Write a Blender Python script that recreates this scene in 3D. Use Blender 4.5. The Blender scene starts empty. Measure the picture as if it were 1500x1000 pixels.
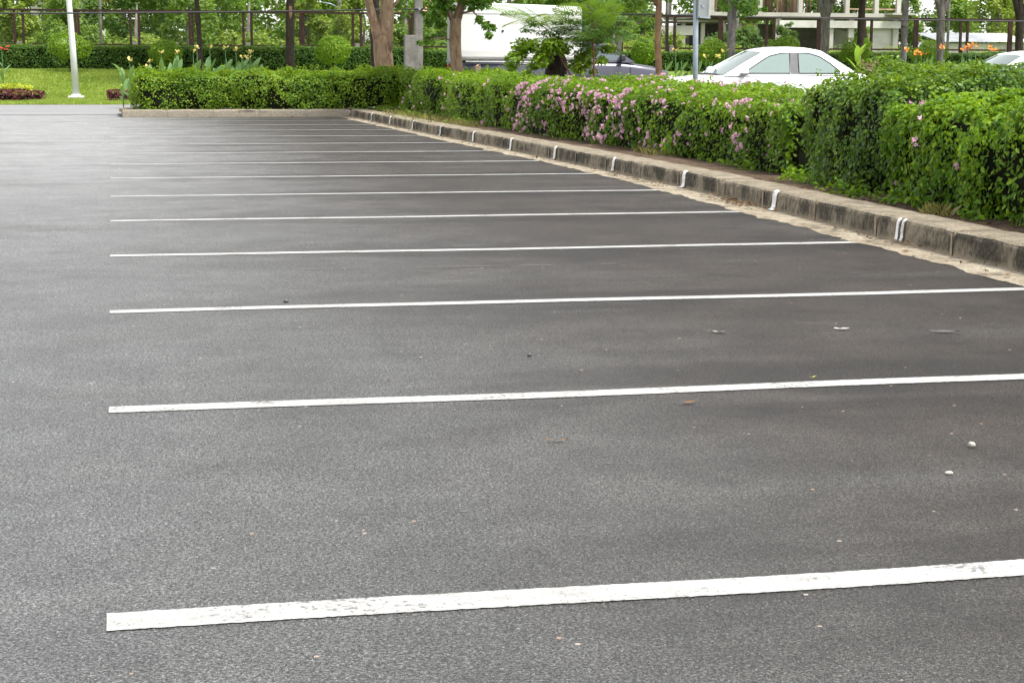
import bpy, bmesh, math, random
import numpy as np
from mathutils import Vector, Matrix
random.seed(7)
RNG = np.random.default_rng(11)
SC = bpy.context.scene
COL = SC.collection

# ------------------------------------------------------------------ camera
pitch, yaw, roll = 0.15908, 0.2224, 0.0044
fwd = Vector((math.sin(yaw)*math.cos(pitch), math.cos(yaw)*math.cos(pitch), -math.sin(pitch)))
rgt = Vector((math.cos(yaw), -math.sin(yaw), 0))
up = rgt.cross(fwd)
r2 = math.cos(roll)*rgt + math.sin(roll)*up
u2 = -math.sin(roll)*rgt + math.cos(roll)*up
camd = bpy.data.cameras.new('camera')
camd.sensor_width = 36
camd.lens = 2566.65/1500*36
camd.clip_start = 0.1
camd.clip_end = 2000
cam = bpy.data.objects.new('camera', camd)
COL.objects.link(cam)
M3 = Matrix((r2, u2, -fwd)).transposed()
cam.matrix_world = Matrix.Translation((0, 0, 1.24067)) @ M3.to_4x4()
SC.camera = cam

# ------------------------------------------------------------------ sky, sun, exposure
SUN_EL, SUN_AZ = math.radians(64), math.radians(135)     # azimuth clockwise from +Y
w = bpy.data.worlds.new('World'); SC.world = w; w.use_nodes = True
nt = w.node_tree; nt.nodes.clear()
sky = nt.nodes.new('ShaderNodeTexSky'); sky.sky_type = 'NISHITA'; sky.sun_disc = False
sky.sun_elevation = SUN_EL; sky.sun_rotation = SUN_AZ
sky.air_density = 1.0; sky.dust_density = 1.5; sky.ozone_density = 1.0
hs = nt.nodes.new('ShaderNodeHueSaturation'); hs.inputs['Saturation'].default_value = 0.10
bg = nt.nodes.new('ShaderNodeBackground'); bg.inputs['Strength'].default_value = 0.105
wo = nt.nodes.new('ShaderNodeOutputWorld')
nt.links.new(sky.outputs[0], hs.inputs['Color']); nt.links.new(hs.outputs[0], bg.inputs['Color'])
nt.links.new(bg.outputs[0], wo.inputs[0])
sund = bpy.data.lights.new('sun', 'SUN'); sund.energy = 1.5; sund.angle = math.radians(20); sund.color = (1, .96, .88)
sun = bpy.data.objects.new('sun', sund); COL.objects.link(sun)
sdir = Vector((math.sin(SUN_AZ)*math.cos(SUN_EL), math.cos(SUN_AZ)*math.cos(SUN_EL), math.sin(SUN_EL)))
sun.rotation_euler = sdir.to_track_quat('Z', 'Y').to_euler()
sun.location = sdir*80
SC.view_settings.view_transform = 'Standard'
SC.view_settings.look = 'None'
SC.view_settings.exposure = 2.1
SC.view_settings.gamma = 1
SC.view_settings.use_curve_mapping = False

# ------------------------------------------------------------------ node helpers
class NT:
    def __init__(s, name):
        s.m = bpy.data.materials.new(name); s.m.use_nodes = True
        s.t = s.m.node_tree; s.t.nodes.clear()
        s.out = s.n('ShaderNodeOutputMaterial')
    def n(s, kind, **kw):
        nd = s.t.nodes.new(kind)
        for k, v in kw.items(): setattr(nd, k, v)
        return nd
    def l(s, a, b): s.t.links.new(a, b)
    def put(s, sock, v):
        if isinstance(v, bpy.types.NodeSocket): s.l(v, sock)
        elif isinstance(v, (tuple, list)) and len(v) == 3 and sock.type == 'RGBA': sock.default_value = (*v, 1)
        else: sock.default_value = v
    def pos(s, scale=(1, 1, 1), obj=False):
        src = s.n('ShaderNodeTexCoord').outputs['Object'] if obj else s.n('ShaderNodeNewGeometry').outputs['Position']
        mp = s.n('ShaderNodeMapping'); mp.inputs['Scale'].default_value = scale
        s.l(src, mp.inputs['Vector']); return mp.outputs[0]
    def noise(s, vec, scale, detail=3, rough=.55):
        nd = s.n('ShaderNodeTexNoise'); s.l(vec, nd.inputs['Vector'])
        nd.inputs['Scale'].default_value = scale; nd.inputs['Detail'].default_value = detail
        nd.inputs['Roughness'].default_value = rough; return nd.outputs['Fac']
    def voro(s, vec, scale, out='Distance', feature='F1'):
        nd = s.n('ShaderNodeTexVoronoi', feature=feature); s.l(vec, nd.inputs['Vector'])
        nd.inputs['Scale'].default_value = scale; return nd.outputs[out]
    def ramp(s, fac, stops):
        nd = s.n('ShaderNodeValToRGB'); s.l(fac, nd.inputs[0])
        e = nd.color_ramp.elements
        while len(e) < len(stops): e.new(.5)
        for i, (p, c) in enumerate(stops):
            e[i].position = p
            e[i].color = (*c, 1) if isinstance(c, (tuple, list)) else (c, c, c, 1)
        return nd.outputs[0]
    def mr(s, v, a, b, c=0, d=1):
        nd = s.n('ShaderNodeMapRange', interpolation_type='SMOOTHSTEP'); s.l(v, nd.inputs[0])
        for i, q in enumerate((a, b, c, d)): nd.inputs[i+1].default_value = q
        return nd.outputs[0]
    def math(s, op, a, b=0.0):
        nd = s.n('ShaderNodeMath', operation=op); s.put(nd.inputs[0], a); s.put(nd.inputs[1], b); return nd.outputs[0]
    def mix(s, f, a, b, mode='MIX'):
        nd = s.n('ShaderNodeMix', data_type='RGBA', blend_type=mode)
        s.put(nd.inputs['Factor'], f); s.put(nd.inputs[6], a); s.put(nd.inputs[7], b); return nd.outputs[2]
    def bump(s, h, strength=.5, dist=.01):
        nd = s.n('ShaderNodeBump'); s.l(h, nd.inputs['Height'])
        nd.inputs['Strength'].default_value = strength; nd.inputs['Distance'].default_value = dist; return nd.outputs[0]
    def bsdf(s, col, rough=.6, metal=0, spec=.5, normal=None, coat=0):
        b = s.n('ShaderNodeBsdfPrincipled'); s.put(b.inputs['Base Color'], col); s.put(b.inputs['Roughness'], rough)
        b.inputs['Metallic'].default_value = metal; s.put(b.inputs['Specular IOR Level'], spec)
        b.inputs['Coat Weight'].default_value = coat; b.inputs['Coat Roughness'].default_value = .05
        if normal is not None: s.l(normal, b.inputs['Normal'])
        return b.outputs[0]
    def done(s, sh):
        s.l(sh, s.out.inputs[0]); return s.m

def leaf_mat(name, dark, mid, light, trans=.35, patch=1.2, rough=.42, spec=.35, hue2=None):
    n = NT(name)
    rnd = n.n('ShaderNodeNewGeometry').outputs['Random Per Island']
    nz = n.noise(n.pos(), patch, 2)
    v = n.math('ADD', n.math('MULTIPLY', rnd, .65), n.math('MULTIPLY', n.math('SUBTRACT', nz, .28), .8))
    c = n.ramp(v, [(0.05, dark), (.45, mid), (.95, light)])
    p = n.bsdf(c, rough, spec=spec)
    t = n.n('ShaderNodeBsdfTranslucent'); n.l(n.mix(.45 if light[1] > light[0]*1.05 and light[2] < .1 else 0.0, c, (.30, .44, .015), 'MIX'), t.inputs[0])
    mx = n.n('ShaderNodeMixShader'); mx.inputs[0].default_value = trans
    n.l(p, mx.inputs[1]); n.l(t.outputs[0], mx.inputs[2])
    return n.done(mx.outputs[0])

def plain(name, col, rough=.5, metal=0, spec=.5, var=.25, scale=8, coat=0, bump=0):
    n = NT(name); v = n.pos()
    nz = n.noise(v, scale, 4)
    d = tuple(c*(1-var) for c in col); l = tuple(min(1, c*(1+var)) for c in col)
    c = n.ramp(nz, [(.3, d), (.7, l)])
    nm = n.bump(nz, bump, .02) if bump else None
    return n.done(n.bsdf(c, rough, metal, spec, nm, coat))

# ------------------------------------------------------------------ materials
def make_asphalt():
    n = NT('asphalt'); v = n.pos()
    sep = n.n('ShaderNodeSeparateXYZ'); n.l(v, sep.inputs[0]); X, Y = sep.outputs[0], sep.outputs[1]
    wob = n.noise(v, .55, 3)
    xx = n.math('ADD', X, n.math('MULTIPLY', n.math('SUBTRACT', wob, .5), 1.4))
    bay = n.mr(xx, -.7, 3.4)                                        # parking bays: darker, browner, oiled
    far_sheen = n.mr(n.math('ADD', Y, n.math('MULTIPLY', n.math('SUBTRACT', wob, .5), 5)), 5, 28)   # low-angle sky sheen painted in: base colour lightens with distance
    base = n.mix(bay, n.mix(far_sheen, (.080, .0825, .0825), (.215, .218, .220)), n.mix(far_sheen, (.0275, .0215, .0175), (.039, .0325, .028)))
    my = n.math('PINGPONG', n.math('ADD', Y, -5.05+2.5*.5+50), 1.25)   # 0 in mid bay .. 1.25 at the lines
    streak = n.noise(n.pos((.35, 1.6, 1)), 1.1, 4)
    mid = n.math('MULTIPLY', n.mr(my, 1.05, .25), n.mr(streak, .40, .56))
    base = n.mix(n.math('MULTIPLY', mid, n.math('MULTIPLY', bay, .85)), base, (.0125, .0100, .0082))
    pale = n.math('MULTIPLY', n.mr(n.noise(n.pos((.5, 1.3, 1)), .9, 5), .5, .72), .5)
    base = n.mix(pale, base, (.066, .065, .062))
    big = n.noise(v, 2.3, 5, .65)
    base = n.mix(n.mix(bay, (.4, .4, .4), (.8, .8, .8)), base, n.ramp(big, [(.3, .24), (.7, .76)]), 'OVERLAY')
    ag = n.voro(v, 200, 'Color')
    agv = n.n('ShaderNodeSeparateColor'); n.l(ag, agv.inputs[0])
    grain = n.ramp(agv.outputs[0], [(0, .02), (.3, .36), (.6, .5), (.88, .66), (1, 1)])
    base = n.mix(.95, base, grain, 'OVERLAY')
    fine = n.noise(v, 120, 3, .75)
    base = n.mix(.95, base, n.ramp(fine, [(.36, .0), (.52, .5), (.64, 1)]), 'OVERLAY')
    sp = n.voro(v, 34, 'Color'); sps = n.n('ShaderNodeSeparateColor'); n.l(sp, sps.inputs[0])
    d = n.voro(v, 34)
    spk = n.math('MULTIPLY', n.math('GREATER_THAN', sps.outputs[0], .994), n.math('LESS_THAN', d, .22))
    base = n.mix(n.math('MULTIPLY', spk, .8), base, n.mix(sps.outputs[1], (.40, .36, .32), (.30, .15, .07)))
    # two old faint pale marks across the bays
    h = n.math('ADD', n.math('MULTIPLY', fine, .6), n.math('MULTIPLY', n.voro(v, 230), .8))
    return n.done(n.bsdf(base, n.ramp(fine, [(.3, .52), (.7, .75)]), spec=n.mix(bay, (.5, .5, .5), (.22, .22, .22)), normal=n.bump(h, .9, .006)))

def make_road():
    n = NT('worn_road'); v = n.pos()
    st = n.noise(n.pos((.15, 2.5, 1)), 1.2, 5)
    c = n.ramp(st, [(.3, (.13, .132, .136)), (.7, (.19, .192, .195))])
    c = n.mix(.6, c, n.ramp(n.noise(v, 40, 3), [(.3, .3), (.7, .7)]), 'OVERLAY')
    return n.done(n.bsdf(c, .75, spec=.4))

def make_paint(name='line_paint', hi=(.325, .325, .32), lo=(.23, .227, .218)):
    n = NT(name); v = n.pos()
    f = n.noise(v, 60, 4, .7); g = n.noise(v, 5, 3)
    wear = n.math('ADD', f, n.math('MULTIPLY', g, .7))
    chip = n.math('MULTIPLY', n.mr(wear, .93, 1.05), .8)
    c = n.mix(n.mr(n.noise(n.pos((.5, 1, 1)), 9, 5, .7), .38, .68), hi, lo)
    sp = n.noise(v, 150, 2); dots = n.mr(sp, .62, .70)
    c = n.mix(n.math('MAXIMUM', chip, n.math('MULTIPLY', dots, .75)), c, (.06, .056, .052))
    return n.done(n.bsdf(c, .7, spec=.4, normal=n.bump(f, .4, .004)))

def make_kerb_face():
    n = NT('kerb_mouldy_face'); v = n.pos(); vs = n.pos((1, 1, .62))
    sep = n.n('ShaderNodeSeparateXYZ'); n.l(v, sep.inputs[0])
    a = n.noise(vs, 2.6, 5, .7); b = n.noise(vs, 24, 6, .75)
    m = n.math('ADD', a, n.math('MULTIPLY', b, .55))
    conc = n.ramp(n.noise(v, 18, 5), [(.3, (.12, .10, .072)), (.7, (.25, .215, .16))])
    mould = n.ramp(n.noise(v, 45, 4), [(.3, (.016, .015, .012)), (.75, (.085, .075, .055))])
    patch = n.noise(v, 1.3, 4, .6)
    c = n.mix(n.mr(n.math('ADD', m, n.math('MULTIPLY', n.math('SUBTRACT', patch, .5), .6)), .65, .90), conc, mould)
    # sand splash along the foot of the kerb
    foot = n.math('MULTIPLY', n.mr(sep.outputs[2], .055, .0), n.mr(b, .30, .55))
    c = n.mix(foot, c, (.30, .25, .18))
    return n.done(n.bsdf(c, .9, spec=.2, normal=n.bump(b, .8, .02)))

def make_kerb_end_face():
    n = NT('kerb_pale_face'); v = n.pos(); vs = n.pos((1, 1, .6))
    a = n.noise(vs, 2.2, 5, .7); b = n.noise(v, 26, 5, .7)
    conc = n.ramp(b, [(.3, (.15, .13, .10)), (.7, (.26, .232, .185))])
    sep = n.n('ShaderNodeSeparateXYZ'); n.l(v, sep.inputs[0])
    st = n.math('MULTIPLY', n.mr(a, .5, .68), n.mr(sep.outputs[2], .06, .15))
    c = n.mix(st, conc, (.05, .046, .04))
    return n.done(n.bsdf(c, .9, spec=.2, normal=n.bump(b, .6, .02)))

def make_kerb_top():
    n = NT('kerb_top_concrete'); v = n.pos()
    a = n.noise(v, 5, 5, .7); b = n.noise(v, 60, 4, .7)
    c = n.ramp(a, [(.30, (.085, .072, .052)), (.42, (.17, .145, .105)), (.6, (.245, .21, .158)), (.8, (.32, .285, .225))])
    c = n.mix(.8, c, n.ramp(b, [(.3, .18), (.7, .76)]), 'OVERLAY')
    return n.done(n.bsdf(c, .9, spec=.2, normal=n.bump(b, 1, .015)))

def make_sand():
    n = NT('gutter_sand'); v = n.pos()
    a = n.noise(v, 4, 5, .7); b = n.noise(v, 70, 4, .75)
    c = n.ramp(a, [(.3, (.10, .083, .06)), (.5, (.25, .215, .16)), (.75, (.34, .305, .245))])
    c = n.mix(.8, c, n.ramp(b, [(.32, .15), (.5, .5), (.7, .8)]), 'OVERLAY')
    c = n.mix(n.mr(n.noise(v, 9, 5), .56, .70), c, (.075, .065, .05))
    return n.done(n.bsdf(c, .95, spec=.15, normal=n.bump(b, .8, .015)))

def make_soil():
    n = NT('soil'); v = n.pos()
    a = n.noise(v, 9, 5, .7); b = n.noise(v, 55, 4, .7)
    c = n.ramp(a, [(.3, (.045, .030, .020)), (.7, (.13, .092, .062))])
    c = n.mix(.7, c, n.ramp(b, [(.3, .2), (.7, .8)]), 'OVERLAY')
    return n.done(n.bsdf(c, .95, spec=.15, normal=n.bump(b, 1, .02)))

def make_lawn():
    n = NT('lawn_turf'); v = n.pos()
    a = n.noise(v, .7, 6, .7); b = n.noise(v, 18, 4, .7)
    c = n.ramp(a, [(.3, (.10, .155, .018)), (.7, (.18, .24, .040))])
    c = n.mix(.7, c, n.ramp(b, [(.3, .2), (.7, .8)]), 'OVERLAY')
    return n.done(n.bsdf(c, .9, spec=.1))

def make_bark(name, c1, c2, scale=14):
    n = NT(name); v = n.pos((1, 1, .3)); a = n.noise(v, scale, 6, .75); b = n.noise(n.pos(), scale*.35, 4)
    c = n.ramp(a, [(.3, c1), (.7, c2)])
    c = n.mix(.5, c, n.ramp(b, [(.3, .3), (.7, .7)]), 'OVERLAY')
    return n.done(n.bsdf(c, .9, spec=.15, normal=n.bump(a, 1, .03)))

def make_rust():
    n = NT('rusty_steel'); v = n.pos(); a = n.noise(v, 3, 5, .7)
    c = n.ramp(a, [(.3, (.014, .009, .008)), (.55, (.034, .017, .012)), (.8, (.085, .036, .02))])
    return n.done(n.bsdf(c, .85, spec=.25))

def make_concrete(name, lo, hi, scale=2.5):
    n = NT(name); v = n.pos(); a = n.noise(v, scale, 6, .7)
    st = n.noise(n.pos((1, 1, .2)), scale*3, 5, .7)
    c = n.ramp(a, [(.3, lo), (.7, hi)])
    c = n.mix(n.math('MULTIPLY', n.mr(st, .55, .72), .45), c, tuple(x*.35 for x in lo))
    return n.done(n.bsdf(c, .9, spec=.2, normal=n.bump(st, .3, .02)))

MAT = dict(
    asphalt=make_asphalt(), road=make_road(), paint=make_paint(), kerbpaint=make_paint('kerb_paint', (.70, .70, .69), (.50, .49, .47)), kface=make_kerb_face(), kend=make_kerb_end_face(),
    ktop=make_kerb_top(), sand=make_sand(), soil=make_soil(), lawn=make_lawn(), rust=make_rust(),
    mortar=plain('mortar', (.24, .20, .145), .95, spec=.15, scale=30),
    bark_brown=make_bark('brown_bark', (.10, .062, .036), (.30, .215, .14)),
    bark_young=make_bark('young_bark', (.15, .085, .048), (.27, .17, .105), 20),
    bark_dark=make_bark('dark_bark', (.012, .010, .009), (.06, .046, .038)),
    bark_grey=make_bark('grey_bark', (.03, .028, .025), (.20, .185, .165), 9),
    core_dark=plain('dark_core', (.008, .010, .004), .9, spec=.1, var=.5, scale=20),  # near-black hedge filler: shade between the leaves put into the colour
    stemred=plain('reddish_stem', (.13, .065, .04), .8, spec=.2),
    concrete=make_concrete('weathered_concrete', (.10, .096, .085), (.21, .20, .18), 3),
    concrete_new=make_concrete('raw_new_concrete', (.25, .24, .215), (.42, .405, .37), .6),
    plaster=make_concrete('grimy_plaster', (.28, .27, .25), (.55, .54, .51), .5),
    dark_room=plain('unlit_room', (.06, .055, .05), .9),
    timber=plain('scaffold_timber', (.30, .21, .13), .85, var=.6, scale=1.7),
    galv=plain('galvanised_steel', (.22, .26, .30), .45, .35, var=.2, scale=6),
    lampwhite=plain('white_pole_paint', (.52, .535, .535), .45, var=.06, scale=3),
    signgrey=plain('sign_back_grey', (.16, .18, .18), .5, .2, var=.12),
    black=plain('black_rubber', (.015, .015, .016), .6, var=.2),
    carwhite=plain('white_car_paint', (.80, .81, .82), .3, var=.01, coat=.6),
    boxwhite=plain('white_panel_paint', (.72, .72, .71), .4, var=.03, scale=3),
    boxgrey=plain('grey_door_paint', (.30, .315, .30), .5, var=.15, scale=5),  # mottled grey for the rear door and box seams
    carblue=plain('slate_blue_paint', (.022, .022, .045), .35, var=.08, scale=2, coat=.5),
    trimgrey=plain('grey_trim', (.055, .055, .06), .5),
    chrome=plain('chrome', (.7, .7, .7), .2, 1, var=.05),
    redlens=plain('red_lens', (.55, .01, .01), .2, var=.05),
    glass=plain('reflective_tinted_glass', (.17, .215, .20), .06, .6, var=.02),
    glassdark=plain('smoked_glass', (.10, .12, .14), .06, .5, var=.05),
    lampglass=plain('headlight_glass', (.8, .8, .78), .15, .2, var=.03),
    roofsheet=plain('weathered_roof_sheet', (.22, .235, .25), .6, .1, var=.25, scale=1.2),
    redroof=plain('faded_red_roof', (.42, .20, .16), .8, var=.2, scale=1),
    wood_cut=plain('sawn_wood', (.50, .38, .24), .85, var=.3, scale=14, bump=.4),
    wood_side=make_bark('stump_bark', (.10, .07, .045), (.34, .25, .17), 16),
    pink=leaf_mat('pink_petal', (.48, .20, .34), (.64, .36, .48), (.74, .55, .63), .3, 5),
    yellow=leaf_mat('yellow_petal', (.70, .52, .06), (.80, .66, .16), (.82, .74, .35), .3, 5),
    orange=leaf_mat('orange_petal', (.65, .12, .01), (.78, .22, .02), (.80, .36, .04), .3, 5),
    red=leaf_mat('red_petal', (.42, .006, .005), (.5, .008, .006), (.55, .015, .01), .3, 5),
    dry=leaf_mat('dry_leaf', (.055, .030, .017), (.12, .068, .035), (.22, .14, .075), .15, 6, .8, .1),
    scrap=plain('pale_scrap', (.30, .29, .27), .8, var=.2, scale=40),
    scuff=plain('pale_scuff', (.085, .085, .082), .8, var=.5, scale=70),
    pebble=plain('pale_pebble', (.26, .25, .225), .8, var=.3, scale=60),
    L_vine=leaf_mat('vine_leaf', (.018, .070, .004), (.078, .185, .009), (.24, .36, .016), .42, 1.6, .45, .25),
    L_dark=leaf_mat('glossy_dark_leaf', (.014, .050, .004), (.054, .130, .009), (.17, .26, .018), .34, 1.4, .42, .28),
    L_pinkh=leaf_mat('flower_hedge_leaf', (.022, .070, .004), (.082, .18, .009), (.24, .35, .018), .42, 1.1, .45, .25),
    L_far=leaf_mat('bright_hedge_leaf', (.026, .080, .004), (.090, .190, .009), (.25, .36, .02), .42, .9, .45, .25),
    L_end=leaf_mat('end_hedge_leaf', (.024, .078, .004), (.10, .20, .010), (.28, .38, .02), .42, 1.0, .45, .25),
    L_clip=leaf_mat('clipped_hedge_leaf', (.014, .045, .005), (.034, .088, .009), (.085, .155, .016), .30, 1.5, .5, .2),
    L_ball=leaf_mat('ball_shrub_leaf', (.05, .12, .008), (.12, .23, .014), (.24, .35, .025), .40, 2, .5, .2),
    L_lime=leaf_mat('lime_leaf', (.20, .26, .015), (.40, .44, .02), (.55, .56, .03), .35, 2),
    L_maroon=leaf_mat('maroon_leaf', (.035, .004, .008), (.085, .009, .016), (.15, .016, .028), .2, 3),
    L_tree=leaf_mat('street_tree_leaf', (.03, .085, .010), (.07, .17, .018), (.14, .26, .03), .4, 1.5),
    L_fern=leaf_mat('feathery_leaf', (.022, .070, .012), (.055, .135, .020), (.13, .24, .035), .38, 2),
    L_lite=leaf_mat('broad_light_leaf', (.08, .18, .008), (.16, .28, .014), (.26, .38, .02), .42, 2),
    L_canna=leaf_mat('canna_leaf', (.06, .14, .055), (.10, .20, .075), (.15, .27, .09), .35, 2, .5, .3),
    L_bgA=leaf_mat('far_pale_leaf', (.085, .14, .022), (.16, .225, .036), (.25, .31, .06), .40, .5, .6, .2),
    L_bgB=leaf_mat('far_mid_leaf', (.045, .10, .016), (.095, .175, .026), (.17, .25, .045), .40, .5, .6, .2),
    L_bgC=leaf_mat('far_dark_leaf', (.020, .055, .012), (.048, .105, .020), (.10, .16, .032), .36, .5, .6, .2),
    L_grass=leaf_mat('grass_blade', (.085, .15, .015), (.19, .265, .034), (.32, .37, .075), .35, .9),
    L_drygrass=leaf_mat('dry_grass', (.09, .10, .02), (.19, .18, .05), (.30, .26, .10), .3, 2),
)

# ------------------------------------------------------------------ object helpers
def tag(o, label=None, cat=None, group=None, kind=None):
    if label: o['label'] = label
    if cat: o['category'] = cat
    if group: o['group'] = group
    if kind: o['kind'] = kind
    return o

def thing(name, loc, label=None, cat=None, group=None, kind=None, rz=0):
    o = bpy.data.objects.new(name, None); COL.objects.link(o)
    o.empty_display_size = .2; o.location = loc; o.rotation_euler = (0, 0, rz)
    return tag(o, label, cat, group, kind)

def link(name, me, mat=None, parent=None, loc=None):
    if mat is not None and not me.materials:
        for m in (mat if isinstance(mat, (list, tuple)) else [mat]): me.materials.append(m)
    o = bpy.data.objects.new(name, me); COL.objects.link(o)
    if parent is not None: o.parent = parent
    if loc is not None: o.location = loc
    return o

def copy_tree(o, parent=None):
    c = o.copy(); COL.objects.link(c)
    if parent is not None: c.parent = parent
    for ch in list(o.children): copy_tree(ch, c)
    return c

def root_loc(parent):
    p = parent; L = Vector((0, 0, 0))
    while p is not None: L += p.location; p = p.parent
    return L

def npmesh(name, V, F, smooth=False):
    """V (n,3) array, F (m,k) array of equal-sized faces"""
    me = bpy.data.meshes.new(name)
    F = np.asarray(F, dtype=np.int32); k = F.shape[1]
    me.vertices.add(len(V)); me.vertices.foreach_set('co', np.asarray(V, dtype=np.float32).ravel())
    me.loops.add(F.size); me.loops.foreach_set('vertex_index', F.ravel())
    me.polygons.add(len(F)); me.polygons.foreach_set('loop_start', np.arange(0, F.size, k, dtype=np.int32))
    if smooth: me.polygons.foreach_set('use_smooth', np.ones(len(F), dtype=bool))
    me.update(calc_edges=True)
    return me

class MB:
    def __init__(s): s.v = []; s.f = []; s.mi = []; s.sm = []
    def add(s, vs, fs, mi=0, smooth=False):
        b = len(s.v); s.v += [tuple(v) for v in vs]
        for f in fs: s.f.append(tuple(i+b for i in f)); s.mi.append(mi); s.sm.append(smooth)
        return s
    def box(s, c, d, rz=0, mi=0, bev=0.0):
        x, y, z = (q/2 for q in d)
        if bev <= 0:
            P = [(-x, -y, -z), (x, -y, -z), (x, y, -z), (-x, y, -z), (-x, -y, z), (x, -y, z), (x, y, z), (-x, y, z)]
            F = [(0, 3, 2, 1), (4, 5, 6, 7), (0, 1, 5, 4), (1, 2, 6, 5), (2, 3, 7, 6), (3, 0, 4, 7)]
        else:
            b = bev; P = []; F = []
            for zz, ins in ((-z, b), (-z+b, 0), (z-b, 0), (z, b)):
                P += [(-x+ins, -y+ins, zz), (x-ins, -y+ins, zz), (x-ins, y-ins, zz), (-x+ins, y-ins, zz)]
            F = [(3, 2, 1, 0), (12, 13, 14, 15)]
            for r in range(3):
                for i in range(4): j = (i+1) % 4; F.append((r*4+i, r*4+j, r*4+4+j, r*4+4+i))
        ca, sa = math.cos(rz), math.sin(rz)
        return s.add([(c[0]+p[0]*ca-p[1]*sa, c[1]+p[0]*sa+p[1]*ca, c[2]+p[2]) for p in P], F, mi)
    def tube(s, pts, rad, n=8, mi=0, cap=True, smooth=True, rough=0.0):
        pts = [Vector(p) for p in pts]
        if not hasattr(rad, '__len__'): rad = [rad]*len(pts)
        vs = []; fs = []; ref = Vector((1, 0, 0.01))
        for i, p in enumerate(pts):
            t = (pts[min(i+1, len(pts)-1)]-pts[max(i-1, 0)]).normalized()
            a = ref - t*ref.dot(t)
            if a.length < 1e-3: a = Vector((0, 1, 0)) - t*t.y
            a.normalize(); b = t.cross(a); ref = a
            for k in range(n):
                an = 2*math.pi*k/n; q = rad[i]*(1+(random.uniform(-rough, rough) if rough else 0))
                vs.append(p + a*math.cos(an)*q + b*math.sin(an)*q)
        for i in range(len(pts)-1):
            for k in range(n):
                j = (k+1) % n; fs.append((i*n+k, i*n+j, (i+1)*n+j, (i+1)*n+k))
        s.add(vs, fs, mi, smooth)
        if cap:
            b = len(s.v)-len(vs)
            s.f.append(tuple(b+k for k in range(n-1, -1, -1))); s.mi.append(mi); s.sm.append(False)
            s.f.append(tuple(b+(len(pts)-1)*n+k for k in range(n))); s.mi.append(mi); s.sm.append(False)
        return s
    def build(s, name, mat, parent=None, world=True, base=None):
        """world=True: vertices are world coordinates; base = origin for a top-level mesh"""
        off = Vector((0, 0, 0))
        if world: off = root_loc(parent) if parent is not None else Vector(base or (0, 0, 0))
        me = bpy.data.meshes.new(name)
        me.from_pydata([(v[0]-off.x, v[1]-off.y, v[2]-off.z) for v in s.v], [], s.f)
        for m in (mat if isinstance(mat, (list, tuple)) else [mat]): me.materials.append(m)
        me.polygons.foreach_set('material_index', s.mi); me.polygons.foreach_set('use_smooth', s.sm)
        me.update()
        o = bpy.data.objects.new(name, me); COL.objects.link(o)
        if parent is not None: o.parent = parent
        else: o.location = off
        return o

# value noise in numpy
def vnoise(P, seed=0):
    P = np.asarray(P, dtype=np.float64); i = np.floor(P).astype(np.int64); f = P-i; f = f*f*(3-2*f)
    def h(a):
        q = (a[:, 0]*374761393 + a[:, 1]*668265263 + a[:, 2]*2147483647 + seed*974711) & 0xffffffff
        q = ((q ^ (q >> 13))*1274126177) & 0xffffffff
        return ((q ^ (q >> 16)) & 0xffff)/65535.0
    r = 0
    for dx in (0, 1):
        for dy in (0, 1):
            for dz in (0, 1):
                wgt = (f[:, 0] if dx else 1-f[:, 0])*(f[:, 1] if dy else 1-f[:, 1])*(f[:, 2] if dz else 1-f[:, 2])
                r = r + wgt*h(i+np.array([dx, dy, dz]))
    return r

def unit(a): return a/np.maximum(np.linalg.norm(a, axis=1, keepdims=True), 1e-9)

LEAF6 = np.array([(0, 0, 0), (.26, .30, .05), (.24, .68, .04), (0, 1, -.06), (-.24, .68, .04), (-.26, .30, .05)])
LEAF6F = np.array([(0, 1, 2, 3), (0, 3, 4, 5)])
LEAF4 = np.array([(0, 0, 0), (.30, .45, .07), (0, 1, -.03), (-.30, .45, .07)])
LEAF4F = np.array([(0, 1, 2), (0, 2, 3)])

def leaf_frames(P, N, size, spread=.8, droop=.35, lift=.35, rng=RNG):
    n = len(P)
    nr = unit(N + spread*rng.normal(size=(n, 3))*.6 + np.array([0, 0, lift]))
    d = rng.normal(size=(n, 3))*.8 + N*.55 + np.array([0, 0, -droop])
    d = unit(d - nr*np.sum(d*nr, axis=1, keepdims=True))
    s = np.cross(d, nr)
    sz = size*rng.uniform(.55, 1.25, n)
    return s, d, nr, sz

def leaf_arrays(P, N, size, shape=4, width=1.0, **kw):
    T, F = (LEAF6, LEAF6F) if shape == 6 else (LEAF4, LEAF4F)
    s, d, nr, sz = leaf_frames(P, N, size, **kw)
    T = T*np.array([width, 1, 1])
    V = P[:, None, :] + sz[:, None, None]*(T[None, :, 0, None]*s[:, None, :] + (T[None, :, 1, None]-.4)*d[:, None, :] + T[None, :, 2, None]*nr[:, None, :])
    k = len(T)
    FF = F[None, :, :] + (np.arange(len(P))*k)[:, None, None]
    return V.reshape(-1, 3), FF.reshape(-1, F.shape[1])

def leaf_mesh(name, P, N, size, **kw):
    V, F = leaf_arrays(P, N, size, **kw)
    return npmesh(name, V, F)

# ------------------------------------------------------------------ setting: ground sheets
def sheet(name, xs, ys, zf, mat, kind='structure'):
    X, Y = np.meshgrid(xs, ys); X = X.ravel().astype(float); Y = Y.ravel().astype(float)
    Z = zf(X, Y) if callable(zf) else np.full_like(X, zf)
    nx, ny = len(xs), len(ys)
    i, j = np.meshgrid(np.arange(nx-1), np.arange(ny-1)); a = (j*nx+i).ravel()
    F = np.stack([a, a+1, a+nx+1, a+nx], 1)
    o = link(name, npmesh(name, np.stack([X, Y, Z], 1), F, True), mat)
    o['kind'] = kind
    return o

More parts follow.
